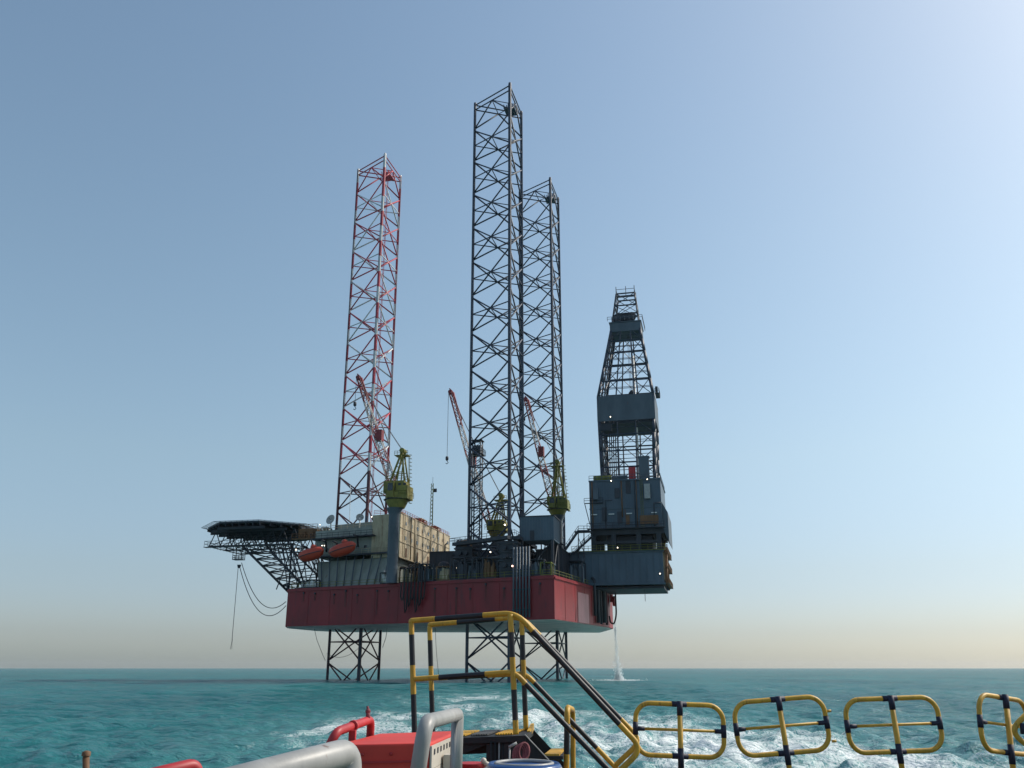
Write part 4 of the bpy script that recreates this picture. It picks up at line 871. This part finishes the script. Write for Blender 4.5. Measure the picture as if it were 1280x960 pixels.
# pipes and hose on the stern quarter above the discharge
for i, (n_, r_, zb_, m_) in enumerate(((-9, .35, 14, 'dark'), (-6.5, .45, 12.6, 'dark'), (-4.2, .3, 12.4, 'dark'), (-1.5, .5, 12.8, 'dark'), (.5, .3, 12.4, 'legold'))):
    x = 13 + (n_ + 35.5) * 6.2 / 40.5 + .55
    g = R_(); g.path([(x - .6, n_, 22.5), (x, n_, 21.8), (x, n_, zb_)], r_, 8)
    tag(g.build('caisson_pipe', M[m_]), ['leftmost of the thin vertical pipes on the stern hull side', 'second dark vertical pipe on the stern hull side from the left', 'third slim pipe on the stern hull side from the left', 'thickest dark vertical pipe on the stern hull side', 'thin dark red pipe at the right end of the stern pipes'][i], 'pipe', 'vertical pipes on the stern side')
g = R_(); x = 19.2 + .4
g.path(fillet([(x + 1.2, 4.5, 21), (x + 1.3, 4.4, 14.8), (x + .9, 2.6, 12.7), (x + .2, 1.2, 12.9), (x, 1.0, 14.5)], 2.2, 6), .2, 7); tag(g.build('discharge_hose', M['hose']), 'curved black hose at the stern corner above the falling water', 'hose')
g = R_(); g.lathe((x + .4, 6, 18.2), [(1.2, 0), (1.2, .55)], 16, axis=(1, 0, 0)); g.box((x - .2, 5, 18), (x + .4, 7, 19.6)); tag(g.build('hose_reel', M['redp']), 'round red reel on the stern corner beside the curved hose', 'hose reel')
g = R_(); p = RP(806, 737, -5); g.path(densify([p, p - Vector((0, 0, 2.6))], 1), .06, 4); tag(g.build('loose_rope', M['wire']), 'short rope end dangling below the cantilever', 'rope')
g = R_(); p = RP(393, 786, -12); g.path([p, p + Vector((.8, 0, -2.5)), p + Vector((2.6, 0, -6)), p + Vector((3.3, 0, -7.2))], .06, 4); tag(g.build('loose_rope', M['wire']), 'thin curved rope from the hull bottom to the red and white leg', 'rope')
g = R_(); g.path(sag((-50, -2, 9.2 - 3), (-39.6, -6.1, 9.2 - 1.5), 1.6, 10), .05, 4); tag(g.build('loose_rope', M['wire']), 'slack rope strung low between chords of the bow leg', 'rope')
g = R_(); p = RP(484, 785, -20); g.path([p, p + Vector((-.2, 0, -2.0)), p + Vector((-.9, 0, -4.2))], .07, 4); tag(g.build('loose_rope', M['wire']), 'short rope hanging from the hull right of the bow leg', 'rope')
g = R_(); p = RP(544, 785, -22); g.path([p, p + Vector((.4, 0, -5)), p + Vector((1.2, 0, -11))], .05, 4); tag(g.build('loose_rope', M['wire']), 'long thin rope hanging between bow leg and tallest leg', 'rope')

# water discharge falling to the sea
rn = random.Random(5); g = R_()
P0 = Vector((20.6, 3.2, 12.9))
for i in range(1100):
    f_ = rn.random() ** .75; z = 12.9 * (1 - f_); sp = .10 + .55 * f_ ** 1.6
    c = P0 + Vector((rn.gauss(0, sp) + .3 * f_, rn.gauss(0, sp) + .8 * f_, -12.9 * f_)); r = rn.uniform(.02, .055) * (1 + .4 * f_); q = rn.uniform(1.5, 4)
    g.add([c + Vector((r, 0, 0)), c + Vector((-r * .5, r, 0)), c + Vector((-r * .5, -r, 0)), c + Vector((0, 0, r * q)), c - Vector((0, 0, r * q))], [(0, 1, 3), (1, 2, 3), (2, 0, 3), (1, 0, 4), (2, 1, 4), (0, 2, 4)])
for i in range(3800):
    an = rn.random() * 6.28; rr = abs(rn.gauss(0, 1)); up = abs(rn.gauss(0, 1)) * max(.1, 1.7 - rr * .9)
    if rn.random() < .35: rr = abs(rn.gauss(0, 4.0)); up = abs(rn.gauss(0, .10))
    c = Vector((21.0 + math.cos(an) * rr * .75, 4.0 + math.sin(an) * rr * .75, up)); r = rn.uniform(.03, .085)
    g.add([c + Vector((r, 0, 0)), c + Vector((-r * .5, r, 0)), c + Vector((-r * .5, -r, 0)), c + Vector((0, 0, r * 1.3)), c - Vector((0, 0, r))], [(0, 1, 3), (1, 2, 3), (2, 0, 3), (1, 0, 4), (2, 1, 4), (0, 2, 4)])
tag(g.build('falling_water', M['spray']), 'white water falling from the stern hull and splashing on the sea', 'water jet', kind='stuff')

# lit flood lamps on the rig
def lampo(u, v, n, label, m='lamp', r=.16):
    p = RP(u, v, n); t = thing('flood_lamp', tuple(p), label, 'lamp', 'lit lamps on the rig')
    r *= .62
    R_().ball(p, r).build('bulb', M[m], t)
    R_().lathe(p + Vector((0, .12, 0)), [(r * 1.5, 0), (r * .8, .35)], 10, axis=(0, 1, 0)).build('housing', M['dark'], t)
for a in ((631, 656, -30.5, 'lit lamp on the front of the tallest leg near its base', 'lamp', .26), (640.5, 707.5, -33.8, 'lit reddish lamp low beside the riser pipes', 'lampr', .26),
          (613, 690, -31, 'white lit lamp in the dark machinery left of the tallest leg foot', 'lamp', .2), (370, 687, -20.4, 'lit lamp at the outer end of the left lifeboat', 'lamp', .2),
          (402.5, 682, -19.8, 'left lamp of the pair between the two lifeboats', 'lamp', .15), (405.5, 682, -20.4, 'right lamp of the pair between the two lifeboats', 'lamp', .15),
          (464.5, 646, -19, 'lit lamp on the quarters roof under the crane', 'lamp', .15), (400, 656, -16, 'lit lamp at the helideck end of the quarters roof', 'lamp', .13),
          (772, 684.5, -9.3, 'lit lamp under the drill floor left of centre', 'lamp', .22), (825, 717, -9.6, 'lit lamp at the stern end of the cantilever', 'lamp', .2),
          (571, 710, -27.3, 'lit lamp above the hull between hoses and tallest leg', 'lamp', .13), (764, 601, -9.4, 'lit lamp at the left foot of the derrick', 'lamp', .2),
          (809, 599, -9.6, 'lit lamp at the right foot of the derrick', 'lamp', .16), (763, 521, -8.2, 'lit lamp under the racking platform of the derrick', 'lamp', .18)):
    lampo(*a)

# ------------------------------------------------------------------ the boat the picture is taken from
boat = thing('work_boat', (.8, 0, .3), 'small work boat whose stern rails and boarding stairs show at the bottom', 'boat', frame=I4)
g = MB(); bp_ = [(-3.6, -14), (5.4, -14), (6.0, -8), (6.0, 9.6), (-4.2, 9.6), (-4.2, -8)]
g.prism(bp_, -.8, .72); g.build('hull', M['dark'], boat)
MB().prism(inset(bp_, .15), .723, .80).build('deck', M['bdeck'], boat)
g = MB()
for a, b in zip(bp_[2:5], bp_[3:6]):
    a = Vector((*a, 0)); b = Vector((*b, 0)); d = (b - a).normalized(); nn = Vector((-d.y, d.x, 0)) * .12
    g.prism([tuple(a.xy), tuple(b.xy), tuple((b + nn).xy), tuple((a + nn).xy)], .81, 1.55)
    g.path([a + nn * .5 + Vector((0, 0, 1.6)), b + nn * .5 + Vector((0, 0, 1.6))], .07, 8)
g.build('bulwark', M['redp'], boat)

# boarding platform with striped handrails
Y_, K_ = 0, 1
def bands(cuts):                        # cuts: arc-length stations at which the paint changes, starting with yellow
    def f_(L):
        k = 0
        for c in cuts:
            if L > c: k += 1
        return k % 2
    return f_
def striped(g, px, D, r, cuts_px, rad=.09, nofil=False):
    pts = [WP(u, v, d) for (u, v), d in zip(px, D)]
    path = fillet(pts, rad, 7) if not nofil else pts
    path = densify(path, .02)
    L = [0]
    for i in range(1, len(path)): L.append(L[-1] + (path[i] - path[i - 1]).length)
    st = []
    for (u, v) in cuts_px:               # nearest station to each listed point
        best = min(range(len(path)), key=lambda i: (lambda q: (q[0] - u) ** 2 + (q[1] - v) ** 2)(pj(path[i]))); st.append(L[best])
    g.path(path, r, 12, band=bands(st))
def pj(p):
    x, y, z = p.x, p.y, p.z - CAMZ; d = y * CT + z * ST; return (640 + F * x / d, 480 - F * (-y * ST + z * CT) / d)
stair = thing('boarding_stairs', WP(650, 1100, 8.6), 'black boarding platform and stairs with yellow and black striped handrails', 'boarding stairs', frame=I4)
N0, N1, F0, F1 = 8.6, 8.3, 9.5, 9.2; rr = .0255
g = MB()    # near handrail: left post, top rail, slope, return bend, lower slope
striped(g, [(519, 925), (514, 776.5), (644, 765), (803, 935), (770, 969)], [N0, N0, N1, 8.3, 8.3], rr, [(517, 868)], .13)
g.v = []; g.f = []; g.mi = []; g.sm = []
striped(g, [(514, 779), (514, 776), (645, 766), (803, 936), (768, 970)], [N0, N0, N1, 8.3, 8.3], rr, [(545, 774), (604, 769), (668, 788), (775, 903)], .12)
g.build('near_handrail', [M['yel'], M['blk']], stair)
g = MB(); striped(g, [(519.6, 960), (514, 777)], [N0, N0], rr, [(519, 910 + 500), (517.5, 868), (516, 832), (515, 792)], nofil=True)
def post(name, px, D, cuts):
    g = MB(); striped(g, px, D, rr, cuts, nofil=True); return g.build(name, [M['yel'], M['blk']], stair)
post('post', [(514, 777), (518.5, 925)], [N0, N0], [(515, 792), (516, 832), (517.5, 868)])
post('post', [(638, 768), (645, 918)], [N1, N1], [(639, 790), (641, 820), (642, 861), (643.5, 901)])
post('post', [(537, 783), (541, 915)], [F0, F0], [(538, 800), (539, 832), (540, 863)])
post('post', [(652, 776), (657.5, 913)], [F1, F1], [(652, 794), (654, 825), (655, 857), (657, 893)])
g = MB(); striped(g, [(537, 783), (537.5, 781), (652, 771), (802, 926), (769, 957)], [F0, F0, F1, 9.2, 9.2], rr, [(571, 779), (620, 775.5), (674, 795), (773, 901)], .12); g.build('far_handrail', [M['yel'], M['blk']], stair)
g = MB(); striped(g, [(517, 849), (643, 840), (768, 970)], [N0, N1, 8.3], rr * .92, [(548, 847), (607, 843), (657, 854), (900, 1100)], .08); g.build('near_mid_rail', [M['yel'], M['blk']], stair)
g = MB(); striped(g, [(540, 848), (657, 842), (772, 962)], [F0, F1, 9.2], rr * .92, [(560, 847), (610, 844), (668, 852), (745, 934)], .08); g.build('far_mid_rail', [M['yel'], M['blk']], stair)
# platform slab: built as a real box between its four top corners
def slab(g, c4, th, mi=None):
    top = [Vector(c) for c in c4]; bot = [c - Vector((0, 0, th)) for c in top]
    g.add(bot + top, [(0, 3, 2, 1), (4, 5, 6, 7), (0, 1, 5, 4), (1, 2, 6, 5), (2, 3, 7, 6), (3, 0, 4, 7)], mi)
nl, nr_, fr_, fl = WP(518, 924, N0), WP(657, 919.5, N1 - .02), WP(668, 911.5, 9.35), WP(538, 915, 9.6)
g = MB(); slab(g, [nl, nr_, fr_, fl], .05); g.build('platform_plate', M['grate'], stair)
g = MB()
def on_pl(a, b): return nl.lerp(nr_, a).lerp(fl.lerp(fr_, a), b)
for a0, a1, m_ in ((.02, .2, 1), (.28, .46, 0), (.5, .66, 1), (.72, .88, 0)):
    for k in range(7):
        s0 = a0 + (a1 - a0) * k / 7; s1 = s0 + (a1 - a0) / 7 * .6; sh = .05
        top = [on_pl(s0, .12), on_pl(s1, .12), on_pl(s1 + sh, .8), on_pl(s0 + sh, .8)]
        slab(g, [p + Vector((0, 0, .018)) for p in top], .012, m_)
g.build('tread_bars', [M['yel'], mat('worn_grey_bar', (.09, .09, .09), .5, 0, .5, 8, .2)], stair)
g = MB()                                  # skirt below the platform and the bracket under its left end
a, b = WP(608, 922, 8.42), WP(657, 920, 8.3); dz = Vector((0, 0, -1.4))
for (p, q, h_) in ((a, b, 1.45),):
    d = (q - p).normalized(); nn = Vector((-d.y, d.x, 0)) * .03; slab(g, [p - Vector((0, 0, .055)), q - Vector((0, 0, .055)), q + nn - Vector((0, 0, .055)), p + nn - Vector((0, 0, .055))], h_)
g.build('skirt_plate', M['grate'], stair); g = MB()
a2, b2 = WP(570, 921.5, 9.3), WP(660, 917, 9.2); d = (b2 - a2).normalized(); nn = Vector((-d.y, d.x, 0)) * .03
slab(g, [a2 - Vector((0, 0, .05)), b2 - Vector((0, 0, .05)), b2 + nn - Vector((0, 0, .05)), a2 + nn - Vector((0, 0, .05))], .11)
g.build('edge_beam', M['grate'], stair); g = MB()
p = WP(579, 926, 8.5); q = WP(608, 926, 8.44)
g.add([p, q, q + Vector((0, 0, -.03)), p + Vector((0, 0, -.11)), p + Vector((0, .03, 0)), q + Vector((0, .03, 0)), q + Vector((0, .03, -.03)), p + Vector((0, .03, -.11))], [(0, 3, 2, 1), (4, 5, 6, 7), (0, 1, 5, 4), (1, 2, 6, 5), (2, 3, 7, 6), (3, 0, 4, 7)])
g.build('gusset', M['grate'], stair)
for k in range(4):
    c = WP(614 + k * 5, 927, 8.37); g = MB(); g.path([c, c - Vector((0, 0, .35))], .008, 6); g.build('skirt_rod', M['gpipe'] if k == 2 else M['grate'], stair)
def stringer(px, D, wid, name):
    g = MB(); A, B = WP(*px[0], D), WP(*px[1], D); up = Vector((0, 0, 1)); B = A + (B - A) * 2.2
    d = (B - A).normalized(); n_ = Vector((0, 1, 0)); u_ = d.cross(n_).normalized(); u_ = -u_ if u_.z > 0 else u_
    g.add([A, B, B + u_ * wid, A + u_ * wid, A + n_ * .012, B + n_ * .012, B + u_ * wid + n_ * .012, A + u_ * wid + n_ * .012], [(0, 3, 2, 1), (4, 5, 6, 7), (0, 1, 5, 4), (1, 2, 6, 5), (2, 3, 7, 6), (3, 0, 4, 7)])
    return g.build(name, M['grate'], stair)
stringer([(656, 919), (686, 951)], 8.3, .22, 'stringer'); stringer([(667, 912), (703, 951)], 9.2, .22, 'stringer')
g = MB(); A, B = WP(656, 919, 8.3), WP(686, 951, 8.3); g.path([A + Vector((0, -.004, .006)), B + Vector((0, -.004, .006))], .006, 5); g.build('pale_edge', M['gpipe'], stair)  # thin pale line along the near stringer's upper edge
for k in range(5):
    f_ = (k + 1) * .95; px = (657 + 25 * f_, 920 + 26 * f_); pf = (667 + 23.5 * f_, 912 + 26 * f_)
    A, B = WP(*px, 8.32), WP(*pf, 9.18)
    c4 = [A, A + Vector((.16, 0, 0)), B + Vector((.16, 0, 0)), B]; g = MB(); slab(g, [p - Vector((0, 0, .003)) for p in c4], .03); tr = g.build('tread', M['grate'], stair)
    g = MB(); slab(g, [A + Vector((.0, 0.03, .012)), A + Vector((.13, 0.03, .012)), B + Vector((.13, -.03, .012)), B + Vector((.0, -.03, .012))], .05); ns = g.build('nosing', M['yel'], tr, base=tr['_b']); 
g = MB(); A, B = WP(660, 915, 8.85), WP(665, 911, 9.22)
slab(g, [A + Vector((-.01, 0, .01)), A + Vector((.02, 0, .01)), B + Vector((.02, 0, .05)), B + Vector((-.01, 0, .05))], .06); g.build('foot_bracket', M['yel'], stair)
# support posts down to the deck
g = MB()
for (p) in (nl, fl, fr_): g.path([Vector((p.x, p.y, .8)), p - Vector((0, 0, .06))], .04, 8)
g.build('support_post', M['grate'], stair)

# oval guard frames on stanchions along the stern
def guard(cx, cy, hwp, hhp, roll, yaw, D, pt, pb, label, dots=False):
    C_ = WP(cx, cy, D); k = (WP(cx + 1, cy, D) - C_).length; kv = (WP(cx, cy + 1, D) - C_).length
    W_ = hwp * k / math.cos(yaw); H_ = hhp * kv; rc_ = min(W_, H_) * .62
    Rm = Matrix.Rotation(yaw, 3, 'Z') @ Matrix.Rotation(roll, 3, 'Y')
    T = lambda x, z, y=0: C_ + Rm @ Vector((x, y, z))
    base = Vector((C_.x, C_.y, 1.6)); t = thing('safety_barrier', base, label, 'guard frame', 'yellow oval guard frames along the stern', frame=I4)
    pts = []
    for sx, sz, a0 in ((1, 1, 0), (-1, 1, 90), (-1, -1, 180), (1, -1, 270)):
        for q in range(9):
            a = math.radians(a0 + q * 11.25); pts.append((sx * (W_ - rc_) + rc_ * math.cos(a), sz * (H_ - rc_) + rc_ * math.sin(a)))
    path = [T(*p) for p in pts]; MB().path(path, .0228, 12, closed=True).build('frame', M['yel'], t)
    MB().path([T(-W_, 0), T(W_, 0)], .0135, 10).build('cross_bar', M['yel'], t)
    up = T(0, H_, -.035); lo = T(0, -H_, -.035); dn = (lo - up).normalized(); lo2 = up + dn * ((up.z - 1.5) / max(.3, -dn.z))
    MB().path([up, lo2], .0255, 12).build('stanchion', M['yel'], t)
    for p0, p1, r in ((T(-.07, H_), T(.07, H_), .0262), (T(-.075, -H_), T(.075, -H_), .0262), (T(-W_ , -.055), T(-W_, .06), .0262), (T(W_, -.055), T(W_, .06), .0262),
                      (T(0, H_ + .03, -.035), T(0, H_ - .10, -.035), .0285), (T(0, -H_ + .075, -.035), T(0, -H_ - .10, -.035), .0285), (T(-W_, 0), T(-W_ + .085, 0), .021), (T(W_, 0), T(W_ - .085, 0), .021)):
        MB().path([p0, p1], r, 12).build('sleeve', M['slv'], t)
    if dots:
        for z in (.10, -.17): MB().path([T(W_ + .02, z), T(W_ + .06, z)], .012, 8).build('hinge_pin', M['yel'], t)
R0 = math.radians
guard(849.5, 912.5, 55, 32.5, R0(2.0), R0(0), 9.0, 0, 0, 'yellow oval guard frame beside the foot of the striped handrail')
guard(977, 907.5, 57, 33.5, R0(-4.2), R0(0), 9.0, 0, 0, 'tilted yellow oval guard frame second from the stairs, with two pins on its right', True)
guard(1117, 906, 58, 33, R0(-2.0), R0(0), 9.0, 0, 0, 'yellow oval guard frame third from the boarding stairs')
guard(1256, 906, 44, 34, R0(6), R0(32), 9.0, 0, 0, 'narrow looking yellow guard frame turned sideways at the right edge')
# neighbour of the last frame, cut by the picture edge
t = thing('guard_rail_end', WP(1290, 1000, 8.6), 'angled yellow rail bend at the far right edge of the picture', 'rail', frame=I4)
MB().path(fillet([WP(1296, 880, 8.6), WP(1262, 914, 8.6), WP(1300, 945, 8.6)], .12), .024, 12).build('rail', M['yel'], t)
MB().path([WP(1279, 904, 8.58), WP(1280, 918, 8.58)], .03, 10).build('sleeve', M['slv'], t)
MB().path([WP(1296, 880, 8.6), Vector((WP(1296, 880, 8.6).x, 8.6, 1.5))], .027, 10).build('post', M['yel'], t)
# hoop seen edge on
t = thing('yellow_hoop', WP(712, 1000, 8.9), 'yellow hoop rail seen edge on between stairs and first guard frame', 'hoop rail', frame=I4)
g = MB(); striped(g, [(707, 1040), (709, 884), (716, 887), (716.5, 1040)], [8.5, 8.5, 9.3, 9.3], .026, [(708, 922 + 20), (708, 905)], .12); g.build('hoop', [M['yel'], M['blk']], t)

# red machinery housing and the grey and red pipes around it
D0, D1 = 6.0, 7.2
box_ = thing('winch_housing', WP(480, 1100, 6.4), 'bright red steel housing with a pale perforated side plate', 'winch housing', frame=I4)
fl_, fr2, br_, bl_ = WP(418, 931, D0), WP(537, 928.5, D0), WP(573, 913.5, D1), WP(474, 917, D1)
g = MB(); slab(g, [fl_, fr2, br_, bl_], 1.45); ob = g.build('casing', M['red'], box_)
md = ob.modifiers.new('b', 'BEVEL'); md.width = .012; md.segments = 2
d = (br_ - fr2); dn = d.normalized(); on = Vector((dn.y, -dn.x, 0)).normalized()
def sp(f_, z, o=.004): return fr2 + Vector((d.x, d.y, 0)) * f_ + on * o + Vector((0, 0, z + (br_.z - fr2.z) * f_))
g = MB(); A, B = sp(.02, -.015), sp(.99, -.015)
def plate(g, f0, f1, z0, z1, o0=.004, o1=.016, mi=None):
    vs = [sp(f0, z0, o0), sp(f1, z0, o0), sp(f1, z1, o0), sp(f0, z1, o0), sp(f0, z0, o1), sp(f1, z0, o1), sp(f1, z1, o1), sp(f0, z1, o1)]
    g.add(vs, [(0, 3, 2, 1), (4, 5, 6, 7), (0, 1, 5, 4), (1, 2, 6, 5), (2, 3, 7, 6), (3, 0, 4, 7)], mi)
plate(g, .0, 1.0, -.155, -.02); plate(g, 0, .12, -.9, -.158); plate(g, .9, 1.0, -.9, -.158); plate(g, .12, .9, -.23, -.158)
g.build('side_plate', M['gplate'], box_)
g = MB()
for k in range(9): f_ = .06 + k * .1; plate(g, f_, f_ + .03, -.075, -.042, .0165, .02)
plate(g, .125, .895, -.9, -.235, .004, .010); g.build('slot_openings', M['dark'], box_)
g = MB(); plate(g, .30, .38, -1.2, -.10, .03, .10); g.build('side_bracket', M['gplate'], box_)
for f_ in (.06, .3, .6, .93):
    for o_ in (.03,):
        p = fl_.lerp(fr2, f_); g = MB(); g.lathe(p + Vector((0, -.004, -.06)), [(.011, 0), (.011, .006), (.006, .010)], 6, axis=(0, -1, 0)); g.build('bolt', M['redp'], box_)
g = MB(); slab(g, [fl_ + Vector((.02, -.012, -.10)), fr2 + Vector((-.02, -.012, -.10)), fr2 + Vector((-.02, -.002, -.10)), fl_ + Vector((.02, -.002, -.10))], .012); g.build('seam_strip', M['redp'], box_)
# big grey tube frames
t = thing('pipe_guard', WP(540, 1100, 4.6), 'thick grey pipe arch in front of the red housing', 'pipe guard', frame=I4)
g = MB(); pts = [WP(517, 1010, 4.4), WP(531, 901, 4.4), WP(566, 887, 5.5), WP(570, 893, 5.7)]
g.path(fillet([WP(512, 1030, 4.4), WP(532, 903, 4.4), WP(571, 893, 5.6)], .10, 8), .037, 16)
g.path(fillet([WP(571, 893, 5.6), WP(572, 896, 5.62), WP(568.5, 1010, 5.62)], .02, 4), .037, 16); g.ball(WP(571, 893, 5.6), .038); g.build('arch', M['gpipe'], t)
t = thing('pipe_guard', WP(300, 1200, 3), 'very thick grey pipe rising from the bottom edge to the red housing', 'pipe guard', frame=I4)
g = MB(); pe = WP(434, 941, 3.8)
g.path(fillet([WP(180, 1010, 2.9), pe, WP(437, 1100, 3.8)], .05, 6), .056, 18); g.build('pipe', M['gpipe'], t)
t = thing('pipe_guard', WP(435, 1000, 6.5), 'small red pipe arch with a clamp left of the red housing', 'pipe guard', frame=I4)
g = MB(); g.path(fillet([WP(396, 965, 6.3), WP(420, 915, 6.3), WP(464, 899, 7.0), WP(460, 960, 7.1)], .07, 7), .030, 14); g.build('arch', M['redp'], t)
g = MB(); c = WP(443, 908, 6.62); e_ = WP(441, 906, 6.6); g.path([WP(440.5, 907.5, 6.58), WP(442.5, 906.8, 6.62)], .037, 14); g.build('clamp_ring', M['redp'], t)
a = WP(436, 913, 6.5); b = WP(448, 925, 6.65); g = MB(); g.box((a.x, a.y, b.z - .3), (b.x, a.y + .05, a.z)); g.build('lug_plate', M['redp'], t)
g = MB(); a = WP(460, 900, 6.9); b = WP(460, 889, 6.9); g.path([a, b], .016, 10); g.ball(b, .02); g.path([b, b + Vector((-.005, 0, .035))], .009, 8); g.build('valve_stub', M['rope'], t)
t = thing('pipe_guard', WP(220, 1100, 4.5), 'short red pipe bend at the bottom edge, left of the grey pipe', 'pipe guard', frame=I4)
g = MB(); g.path(fillet([WP(120, 985, 4.2), WP(246, 955, 4.6), WP(249, 1100, 4.6)], .05, 7), .030, 14); g.build('pipe', M['redp'], t)
t = thing('mooring_pin', WP(108, 1100, 5), 'small rusty upright pin at the bottom left corner', 'mooring pin', frame=I4)
g = MB(); a = WP(108, 1060, 5); b = WP(107.5, 945, 5); g.path([a, b], .017, 10); g.lathe(b, [(.022, 0), (.022, .02), (.008, .0262)], 12); g.build('pin', M['brown'], t)
# hatch cover, drum and rope
t = thing('round_hatch', WP(590, 1000, 8), 'small round red topped bollard between red housing and platform', 'bollard', frame=I4)
c = WP(589, 953.5, 7.6); g = MB(); g.lathe(c - Vector((0, 0, .8)), [(.10, 0), (.10, .76), (.115, .77), (.115, .80)], 18); g.build('cap', M['redp'], t)
g = MB(); g.path([c + Vector((.09, -.04, .01)), c + Vector((.16, -.05, -.02))], .02, 8); g.ball(c + Vector((.1, -.05, .02)), .024); g.build('latch', M['gplate'], t)
t = thing('drum', WP(655, 1100, 6.2), 'blue plastic drum with pale bands under the boarding platform', 'drum', frame=I4)
c = WP(655, 953, 6.3); rd = .235; g = MB(); g.lathe(c - Vector((0, 0, .88)), [(rd * .96, 0), (rd, .03), (rd, .5), (rd * 1.04, .54), (rd, .58), (rd, .80), (rd * 1.05, .83), (rd * 1.05, .86), (rd * .98, .88), (rd * .94, .865), (rd * .6, .862)], 36); g.build('shell', M['blue'], t)
g = MB(); n_ = 20
g.path([c + Vector((math.cos(a) * rd * 1.02, math.sin(a) * rd * 1.02, -.035)) for a in np.linspace(0, 2 * PI, n_, endpoint=False)], .013, 8, closed=True); g.path([c + Vector((math.cos(a) * rd * .80, math.sin(a) * rd * .80, -.006)) for a in np.linspace(0, 2 * PI, n_, endpoint=False)], .012, 8, closed=True); g.build('clamp_band', M['gpipe'], t)
t = thing('rope_coil', WP(650, 1000, 7.6), 'faded pink rope coil hanging under the boarding platform', 'rope', frame=I4)
for k in range(4):
    c = WP(648 + k * 2.2, 943 - k * 1.2, 7.9); g = MB()
    g.path([c + Vector((.030 * math.cos(a) + .03 * math.sin(a), .02 * math.sin(a), .05 * math.sin(a) - .04 * math.cos(a))) for a in np.linspace(0, 2 * PI, 18, endpoint=False)], .012, 8, closed=True); g.build('turn', M['rope'], t)
g = MB(); g.path([WP(636, 934, 7.85), WP(646, 928.5, 7.85)], .012, 6); g.path([WP(637, 934, 7.85), WP(636, 990, 7.85)], .008, 6); g.build('hook_rod', M['gpipe'], t)

# ------------------------------------------------------------------ haze
HAZE = 0.000018
if HAZE:
    g = MB(); g.box((-31000, -31000, -3), (31000, 31000, 175))
    h = g.build('haze', bpy.data.materials.new('haze_air')); m = h.data.materials[0]; m.use_nodes = True; N = m.node_tree.nodes
    for x in list(N):
        if x.type == 'BSDF_PRINCIPLED': N.remove(x)
    pv = N.new('ShaderNodeVolumePrincipled'); pv.inputs['Color'].default_value = (.93, .9, .90, 1); pv.inputs['Density'].default_value = HAZE; pv.inputs['Anisotropy'].default_value = .46
    m.node_tree.links.new(pv.outputs[0], N['Material Output'].inputs['Volume']); tag(h, kind='stuff')

m = M['spray']; N = m.node_tree.nodes; L = m.node_tree.links; tr = N.new('ShaderNodeBsdfTranslucent'); tr.inputs[0].default_value = (.9, .93, .94, 1)
mx = N.new('ShaderNodeMixShader'); mx.inputs[0].default_value = .72; L.new(N['Principled BSDF'].outputs[0], mx.inputs[1]); L.new(tr.outputs[0], mx.inputs[2]); L.new(mx.outputs[0], N['Material Output'].inputs[0])
for o in bpy.data.objects:
    for k in ('_b', '_x'):
        if k in o: del o[k]
